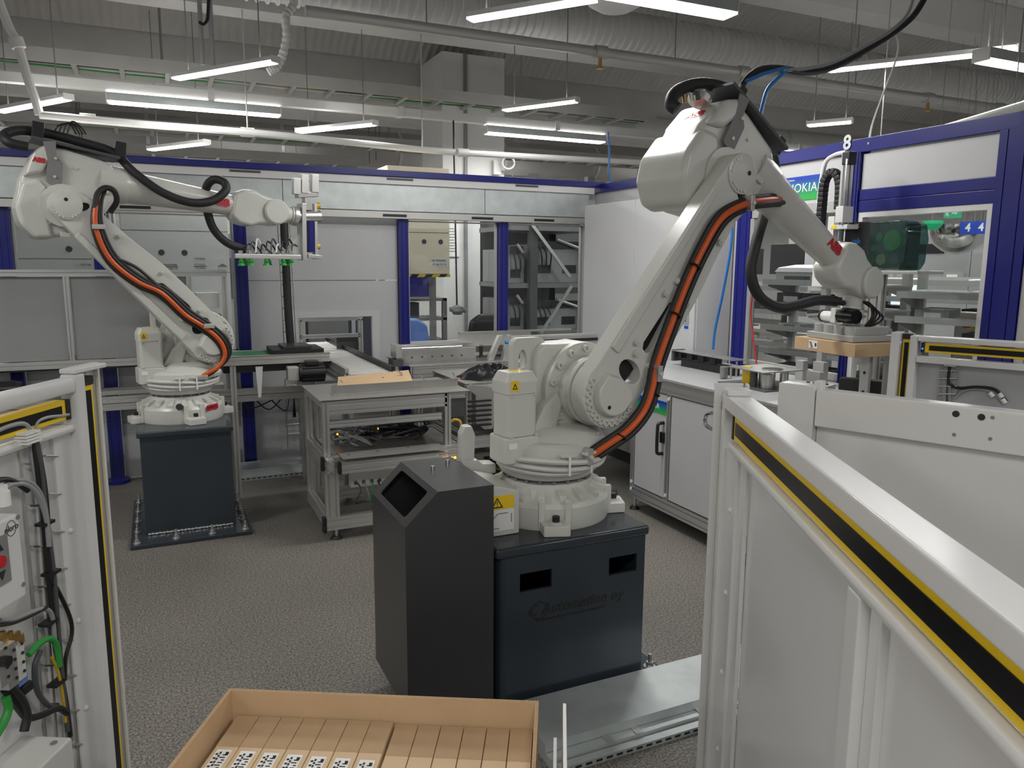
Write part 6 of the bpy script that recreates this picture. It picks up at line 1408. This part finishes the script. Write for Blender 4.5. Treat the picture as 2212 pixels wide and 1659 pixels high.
def chair(x, y, z, m, label):
    t = thing('office_chair', (x, y, 0), label, 'chair')
    sh = [(-.22, 0), (.22, 0), (.24, .25), (.20, .48), (.10, .55), (-.10, .55), (-.20, .48), (-.24, .25)]
    MB().prism(sh, (x, y, z), XA, ZA, YA*.08).build('backrest', m, t, bevel=.03, seg=3)
    MB().prism(rect(.24, .24, r=.08), (x, y-.25, z-.14), XA, YA, ZA*.08).build('seat', m, t, bevel=.02)
    MB().box(x-.03, x+.03, y+.05, y+.08, z-.12, z+.1).build('back_bracket', 'black', t)
    MB().cyl((x, y-.25, .10), (x, y-.25, z-.14), .03, n=12).build('gas_lift', 'black', t)
    for k in range(5):
        a = R(72*k); e = Vector((math.cos(a), math.sin(a), 0)); c = Vector((x, y-.25, 0))
        MB().beam(c+ZA*.10, c+e*.30+ZA*.07, .04, .03).build('base_arm', 'black', t)
        MB().cyl(c+e*.30+Vector((-e.y, e.x, 0))*.02+ZA*.03, c+e*.30-Vector((-e.y, e.x, 0))*.02+ZA*.03, .03, n=10).build('castor', 'black', t)
chair(2.20, 7.15, .56, 'lightblue', 'blue office chair behind the wall window')
chair(3.10, 7.25, .58, 'black', 'black office chair before the concrete pillar')
# dark rack with machines seen through the right-hand wall window
dk_ = thing('machine_rack', (4.05, 8.0, 0), 'dark steel rack with grey machines and silver braces behind the wall window', 'rack')
for x in (3.76, 4.46):
    for y in (7.6, 8.5): MB().box(x-.045, x+.045, y-.04, y+.04, 0, 2.6).build('upright', 'dark_grey', dk_)
for z in (.85, 1.38, 2.0): MB().box(3.50, 4.55, 7.6, 8.5, z, z+.05).build('shelf_beam', 'mid_grey', dk_)
MB().beam((3.72, 7.54, 2.06), (4.20, 7.54, 1.50), .02, .035).build('brace', 'alu', dk_); MB().beam((4.22, 7.54, 1.40), (3.84, 7.54, .88), .02, .035).build('brace', 'alu', dk_)
MB().box(3.50, 4.50, 8.46, 8.47, 0, 2.6).build('back_sheet', 'dark_grey', dk_)
for k, (x0, x1, z0, z1, m_) in enumerate(((3.50, 3.70, 1.45, 1.80, 'cable_grey'), (3.82, 4.40, 1.5, 1.86, 'cable_grey'), (3.50, 3.70, .92, 1.25, 'mid_grey'), (3.82, 4.40, .92, 1.20, 'cable_grey'), (3.55, 4.4, 2.05, 2.45, 'dark_grey'))):
    mc = thing('test_machine', ((x0+x1)/2, 8.0, z0), ('narrow grey machine case on the upper shelf of the dark rack', 'light grey machine case with black panels behind the silver brace, upper shelf', 'narrow darker machine case on the lower shelf of the dark rack', 'light grey machine case behind the lower silver brace', 'long dark machine case on top of the dark rack')[k], 'machine', 'machine cases on the dark rack')
    zb_ = {0: 1.43, 1: 1.43, 2: .90, 3: .90, 4: 2.05}[k]; w_ = x1-x0
    MB().box(x0, x1, 7.68, 8.4, zb_, z1).build('case', m_, mc, bevel=.01)
    MB().box(x0+.03, x0+.03+w_*.3, 7.674, 7.68, z0+.04, z0+.13).build('black_panel', 'black', mc); MB().box(x1-.05-w_*.3, x1-.05, 7.674, 7.68, z0+.04, z0+.13).build('black_panel', 'black', mc)
    MB().box(x0+.02, x1-.02, 7.66, 7.69, z1-.05, z1+.03).build('top_rail', 'black', mc)
    MB().cyl((x0+w_*.45, 7.64, z1+.05), (x1-.04, 7.64, z1-.04), .018, n=10).build('actuator', 'alu', mc)
    for j in range(3): MB().tube([(x0+.04+.06*j, 7.66, z1-.03), (x0+.06+.06*j, 7.62, z1-.12), (x0+.09+.05*j, 7.66, z0+.1)], .008, n=6).build('cable', 'black', mc)
# shelf racks beyond the right wall
def rack(x, y, yaw, w, d_, zs, label, h=1.55, lip=True, m='shelf_grey'):
    t = thing('shelf_rack', (x, y, 0), label, 'shelf rack')
    c, s_ = math.cos(yaw), math.sin(yaw); ex_ = Vector((c, s_, 0)); ey_ = Vector((-s_, c, 0)); o = Vector((x, y, 0))
    for a in (-w/2+.03, w/2-.03):
        MB().obox(o+ex_*a+ey_*(d_/2-.03)+ZA*(h/2+.04), ex_*.025, ey_*.03, ZA*(h/2)).build('upright', m, t)
        MB().obox(o+ex_*a+ZA*.08, ex_*.03, ey_*(d_/2), ZA*.025).build('base_foot', m, t)
        for b in (-1, 1): MB().cyl(o+ex_*(a-.012)+ey_*(b*(d_/2-.05))+ZA*.03, o+ex_*(a+.012)+ey_*(b*(d_/2-.05))+ZA*.03, .03, n=12).build('castor', 'black', t)
    for z in zs:
        sh = MB().obox(o+ZA*z, ex_*(w/2), ey_*(d_/2), ZA*.008).build('shelf', m, t)
        if lip:
            MB().obox(o-ey_*(d_/2)+ZA*(z+.012), ex_*(w/2), ey_*.004, ZA*.022).build('front_lip', 'alu_dull', sh)
            for a in (-1, 1): MB().prism([(d_/2-.03, -.10), (d_/2-.03, 0), (-d_/2+.05, 0), (-d_/2+.05, -.015)], o+ex_*(a*(w/2-.012))+ZA*(z-.008), ey_, ZA, ex_*.004).build('shelf_bracket', m, sh)
    return o, ex_, ey_
rk = [(4.75, 3.10, R(-70), 1.0, .42, (.3, .52, .74, .94, 1.12, 1.29, 1.45), 'grey shelf rack right behind the door with the white frame'),
      (4.75, 4.35, R(-80), 1.0, .42, (.3, .52, .74, .95, 1.14, 1.32, 1.50), 'grey shelf rack behind the window next to the company sign'),
      (5.55, 2.75, R(-65), 1.1, .45, (.3, .55, .8, 1.02, 1.2, 1.36, 1.5), 'second grey shelf rack further behind the white door frame'),
      (5.9, 4.3, R(-75), 1.1, .45, (.3, .55, .8, 1.02, 1.2, 1.36, 1.5), 'grey shelf rack two rows behind the company sign'),
      (6.9, 3.6, R(-60), 1.2, .45, (.3, .6, .9, 1.2, 1.48), 'far grey shelf rack facing the white cabin'),
      (5.4, 5.7, R(-80), 1.1, .45, (.3, .6, .9, 1.2, 1.42), 'grey shelf rack behind the tall white cabinet corner'),
      (4.6, 1.75, R(-75), 1.0, .45, (.3, .55, .8, 1.0, 1.18, 1.34, 1.5), 'grey shelf rack behind the rightmost blue post'),
      (7.6, 5.4, R(-65), 1.3, .5, (.4, .8, 1.15, 1.5), 'farthest grey shelf rack by the white cabin wall')]
items = ['white shallow tray', 'silver tray of parts', 'dark plastic bin', 'white paper stack', 'grey module box', 'black equipment case']
SHORT = ['the rack right behind the door', 'the rack behind the company sign', 'the second rack behind the door', 'the second rack behind the sign', 'the far rack facing the cabin', 'the rack behind the tall cabinet', 'the rack behind the rightmost post', 'the farthest rack by the cabin']
for i, (x, y, a, w, d_, zs, lb) in enumerate(rk):
    o, ex_, ey_ = rack(x, y, a, w, d_, zs, lb)
    for j, z in enumerate(zs):
        for k in range(3):
            if (i*7+j*3+k*5) % 4 == 0 or (i == 1 and j == 6): continue
            kind = (i+j*2+k*3) % 6; hh = (.03, .05, .09, .035, .07, .10)[kind]; ww = (.13, .12, .11, .10, .10, .13)[kind]
            c = o+ex_*((k-1)*w*.31)+ey_*.02+ZA*(z+.008)
            it = thing(('tray', 'parts_tray', 'bin', 'paper_stack', 'module_box', 'equipment_case')[kind], c, items[kind]+' on the '+('lowest', 'second', 'third', 'fourth', 'fifth', 'sixth', 'seventh')[j]+' shelf of '+SHORT[i], 'tray' if kind < 2 else ('bin' if kind == 2 else ('paper' if kind == 3 else 'box')), 'goods on the hall shelf racks')
            mm = ('paper', 'alu', 'dark_grey', 'paper', 'cable_grey', 'black')[kind]
            if kind < 3:
                MB().obox(c+ZA*.004, ex_*ww, ey_*.13, ZA*.003).build('tray_floor', mm, it)
                for s_ in (-1, 1):
                    MB().obox(c+ex_*(s_*ww)+ZA*(hh/2), ex_*.003, ey_*.13, ZA*(hh/2)).build('tray_side', mm, it); MB().obox(c+ey_*(s_*.13)+ZA*(hh/2), ex_*ww, ey_*.003, ZA*(hh/2)).build('tray_side', mm, it)
            else:
                MB().obox(c+ZA*(hh/2), ex_*ww, ey_*.12, ZA*(hh/2-.002)).build('body', mm, it, bevel=.004)
                MB().obox(c+ZA*(hh*.5)-ey_*.121, ex_*(ww*.5), ey_*.001, ZA*(hh*.22)).build('front_label', 'paper' if mm != 'paper' else 'mid_grey', it)
# white cabin, screens and signs far off
wc = thing('white_cabin', (9.4, 6.4, 0), 'white cabin wall with a black slot at the far side of the hall', 'cabin')
for k in range(4): MB().box(9.0, 9.3, 3.2+1.5*k, 4.69+1.5*k, 0, 2.12).build('wall_panel', 'panel_white', wc)
q = Xp(2000, 532, 8.99); MB().box(8.985, 9.0, q.y-.25, q.y+.2, 1.80, 1.92).build('black_slot', 'black', wc)
MB().box(9.3, 10.6, 3.2, 9.2, 2.05, 2.12).build('cabin_roof', 'panel_white', wc)
def hanging_sign(x, y0, y1, z0, z1, m, label, body, up_to=4.2):
    t = thing('hanging_sign', (x, (y0+y1)/2, z0), label, 'sign')
    MB().box(x-.01, x+.01, y0, y1, z0, z1).build('sign_board', m, t)
    for y in (y0+.03, y1-.03): MB().cyl((x, y, z1), (x, y, up_to), .002, n=5).build('wire', 'mid_grey', t)
    if body: text(body, 'lettering', 'paper', t, (x-.0115, (y0+y1)/2, (z0+z1)/2), -YA, ZA, (z1-z0)*.85, bold=.003)
    return t
a_, b_ = Xp(2076, 479, 7.4), Xp(2109, 506, 7.4)
for (xa, ya), (xb, yb), lb in (((2076, 479), (2109, 506), 'blue hanging sign with figure 4 in the hall beyond the door'), ((2112, 478), (2130, 505), 'narrow blue sign with figure 4 at the edge of the white door frame')):
    a_, b_ = Xp(xa, ya, 7.4), Xp(xb, yb, 7.4); hanging_sign(7.4, b_.y, a_.y, b_.z, a_.z, 'sign_blue', lb, '4')
a_, b_ = Xp(2041, 450, 7.6), Xp(2076, 470, 7.6)
xs_ = hanging_sign(7.6, b_.y, a_.y, b_.z, a_.z, 'exit_green', 'green emergency exit sign with running figure and arrow', None)
yc, zc, hs_ = (a_.y+b_.y)/2, (a_.z+b_.z)/2, (a_.z-b_.z)
def onx(pts, y0, z0): return [((p[0])*hs_+0, p[1]*hs_) for p in pts]
MB().prism([(q[0], q[1]) for q in onx([(.0, -.08), (.35, -.08), (.35, -.22), (.6, 0), (.35, .22), (.35, .08), (0, .08)], 0, 0)], (7.588, yc, zc), -YA, ZA, -XA*.002).build('arrow', 'paper', xs_)
MB().prism([(q[0], q[1]) for q in onx([(-.7, -.35), (-.55, -.1), (-.45, -.35), (-.35, -.3), (-.45, .05), (-.3, .0), (-.28, .08), (-.5, .2), (-.65, .1)], 0, 0)], (7.588, yc, zc), -YA, ZA, -XA*.002).build('runner', 'paper', xs_)
MB().prism(ellipse(-.45*hs_, .3*hs_, .07*hs_, .07*hs_, 12), (7.588, yc, zc), -YA, ZA, -XA*.002).build('runner_head', 'paper', xs_)
q = Xp(2013, 484, 7.0); el = thing('exit_lamp', q, 'small green lamp under the hall ceiling near the exit sign', 'lamp')
MB().lathe([(.10, .03), (.10, 0), (.06, -.05), (.001, -.06)], q, ZA, n=16).build('lamp_dome', 'exit_green', el); MB().cyl(q+ZA*.03, Vector((q.x, q.y, 4.2)), .003, n=5).build('rod', 'mid_grey', el)
q = Xp(2070, 502, 7.9); mr = thing('dome_mirror', q, 'clear dome mirror hanging behind the blue figure 4 sign', 'mirror')
MB().lathe([(.30, .08), (.29, 0), (.24, -.12), (.14, -.20), (.001, -.24)], q, ZA, n=28).build('dome', 'chrome', mr)
for k in range(3): MB().cyl(q+Vector((.25*math.cos(2.1*k), .25*math.sin(2.1*k), .08)), Vector((q.x, q.y, 4.1)), .002, n=5).build('chain', 'mid_grey', mr)
fs = thing('extinguisher_sign', Xp(2206, 548, 6.5), 'red fire extinguisher sign seen behind the rightmost blue post', 'sign')
a_, b_ = Xp(2199, 541, 6.5), Xp(2216, 556, 6.5); MB().box(6.49, 6.51, b_.y, a_.y, b_.z, a_.z).build('sign_board', 'red', fs)
MB().box(6.487, 6.49, (a_.y+b_.y)/2-.015, (a_.y+b_.y)/2+.015, b_.z+.015, a_.z-.015).build('pictogram', 'paper', fs); MB().box(6.49, 6.51, (a_.y+b_.y)/2-.02, (a_.y+b_.y)/2+.02, 0, b_.z).build('sign_post', 'mid_grey', fs)
def monitor(px_, py_, X, w, h, m, label, base):
    q = Xp(px_, py_, X); t = thing('monitor', (X, q.y, base), label, 'monitor')
    MB().box(X, X+.03, q.y-w/2, q.y+w/2, q.z-h/2, q.z+h/2).build('case', 'black', t, bevel=.004)
    MB().box(X-.002, X, q.y-w/2+.012, q.y+w/2-.012, q.z-h/2+.012, q.z+h/2-.012).build('display', m, t)
    MB().box(X+.01, X+.04, q.y-.03, q.y+.03, base+.01, q.z-h/2).build('neck', 'black', t); MB().box(X-.06, X+.10, q.y-.12, q.y+.12, base, base+.012).build('base', 'black', t)
dsk = thing('test_desk', (6.5, 6.0, 0), 'long grey desk with monitors far behind the right wall window', 'desk')
MB().box(6.25, 6.8, 4.65, 7.4, .88, .92).build('desk_top', 'shelf_grey', dsk)
for y in (4.7, 6.0, 7.35):
    for x in (6.3, 6.75): MB().box(x-.03, x+.03, y-.03, y+.03, 0, .88).build('leg', 'shelf_grey', dsk)
monitor(1935, 634, 6.4, .46, .30, 'screen', 'lit monitor with a white screen on the grey desk', .92)
monitor(1698, 560, 6.5, .50, .34, 'black', 'large black monitor on the grey desk behind the tool hose', .92)
monitor(1618, 565, 6.5, .42, .30, 'black', 'smaller black monitor next to the large black one', .92)
wm = thing('white_tester', (4.75, 4.55, 1.508), 'white bench tester with an open lid on top of a shelf rack', 'machine')
q = Vector((4.75, 4.62, 1.5)); MB().box(4.62, 4.88, q.y-.22, q.y+.22, 1.508, 1.59).build('body', 'panel_white', wm, bevel=.006)
MB().prism([(0, 0), (.35, 0), (.30, .10), (.05, .06)], (4.60, q.y-.22, 1.59), XA*.8, ZA*.6, YA*.44).build('lid', 'paint_white', wm, bevel=.006)
MB().box(4.616, 4.62, q.y-.15, q.y+.12, 1.53, 1.56).build('slot', 'dark_grey', wm)
es = thing('stop_button', Xp(2093, 701, 5.0), 'red and yellow emergency stop on a grey box beyond the door', 'button')
q = Xp(2093, 701, 5.0); MB().box(5.02, 5.12, q.y-.09, q.y+.12, 0, q.z+.08).build('pedestal_box', 'shelf_grey', es, bevel=.01)
MB().cyl((5.02, q.y, q.z), (5.0, q.y, q.z), .035, n=16).build('yellow_ring', 'yellow', es); MB().cyl((5.0, q.y, q.z), (4.96, q.y, q.z), .024, n=16).build('red_knob', 'red', es)
# grey back zone of the hall seen over the walls
for k, (x0, x1, y, z1, lb) in enumerate(((-6, 1.8, 12.0, 2.2, 'long grey machine line far behind the back wall'), (5.2, 9.0, 12.5, 2.4, 'grey machine line far behind the concrete pillar'))):
    ml = thing('machine_line', ((x0+x1)/2, y+.5, 0), lb, 'machine')
    for j in range(int((x1-x0)/1.3)):
        a_ = x0+1.3*j; MB().box(a_, a_+1.27, y, y+1.0, 0, z1-.15*(j % 2)).build('module', ('panel_grey', 'cable_grey')[j % 2], ml, bevel=.01)
        MB().box(a_+.15, a_+1.1, y-.008, y, 1.1, 1.7).build('window', 'dark_grey', ml)

cn = thing('conduit', Xp(2050, 275, 5.4), 'pale slanting conduit running above the blue right wall', 'pipe')
MB().tube([Xp(1880, 322, 5.4), Xp(2050, 275, 5.4), Xp(2230, 222, 5.4)], .03, n=10).build('pipe', 'cable_light', cn)
for x_, y_ in ((1900, 317), (2190, 233)):
    q = Xp(x_, y_, 5.4); MB().cyl(q, Vector((q.x, q.y, 4.5)), .004, n=5).build('hanger_rod', 'mid_grey', cn)
tw_ = tag(MB().tube([Xp(1876, 312, 3.75), Xp(1884, 270, 3.85), Xp(1905, 210, 4.0), Xp(1935, 130, 4.2), Xp(1940, 90, 4.3), Xp(1925, 60, 4.4)], .006, n=6).build('thin_cable', 'cable_light'), 'thin pale cable rising from the blue top rail to the ceiling', 'cable')

dm = thing('dark_machine', (1.25, 8.2, 0), 'dark grey machine seen inside the conveyor opening of the back wall', 'machine')
MB().box(.75, 2.05, 7.75, 8.6, .0, 1.5).build('case', 'dark_grey', dm, bevel=.01)
MB().box(.95, 1.25, 7.735, 7.75, .85, 1.12).build('glass_door', 'black_gloss', dm); MB().box(1.35, 1.75, 7.735, 7.75, .85, 1.12).build('glass_door', 'mid_grey', dm)
for x in (.9, 1.3, 1.8): MB().box(x-.02, x+.02, 7.72, 7.75, .2, 1.45).build('frame_post', 'alu', dm)
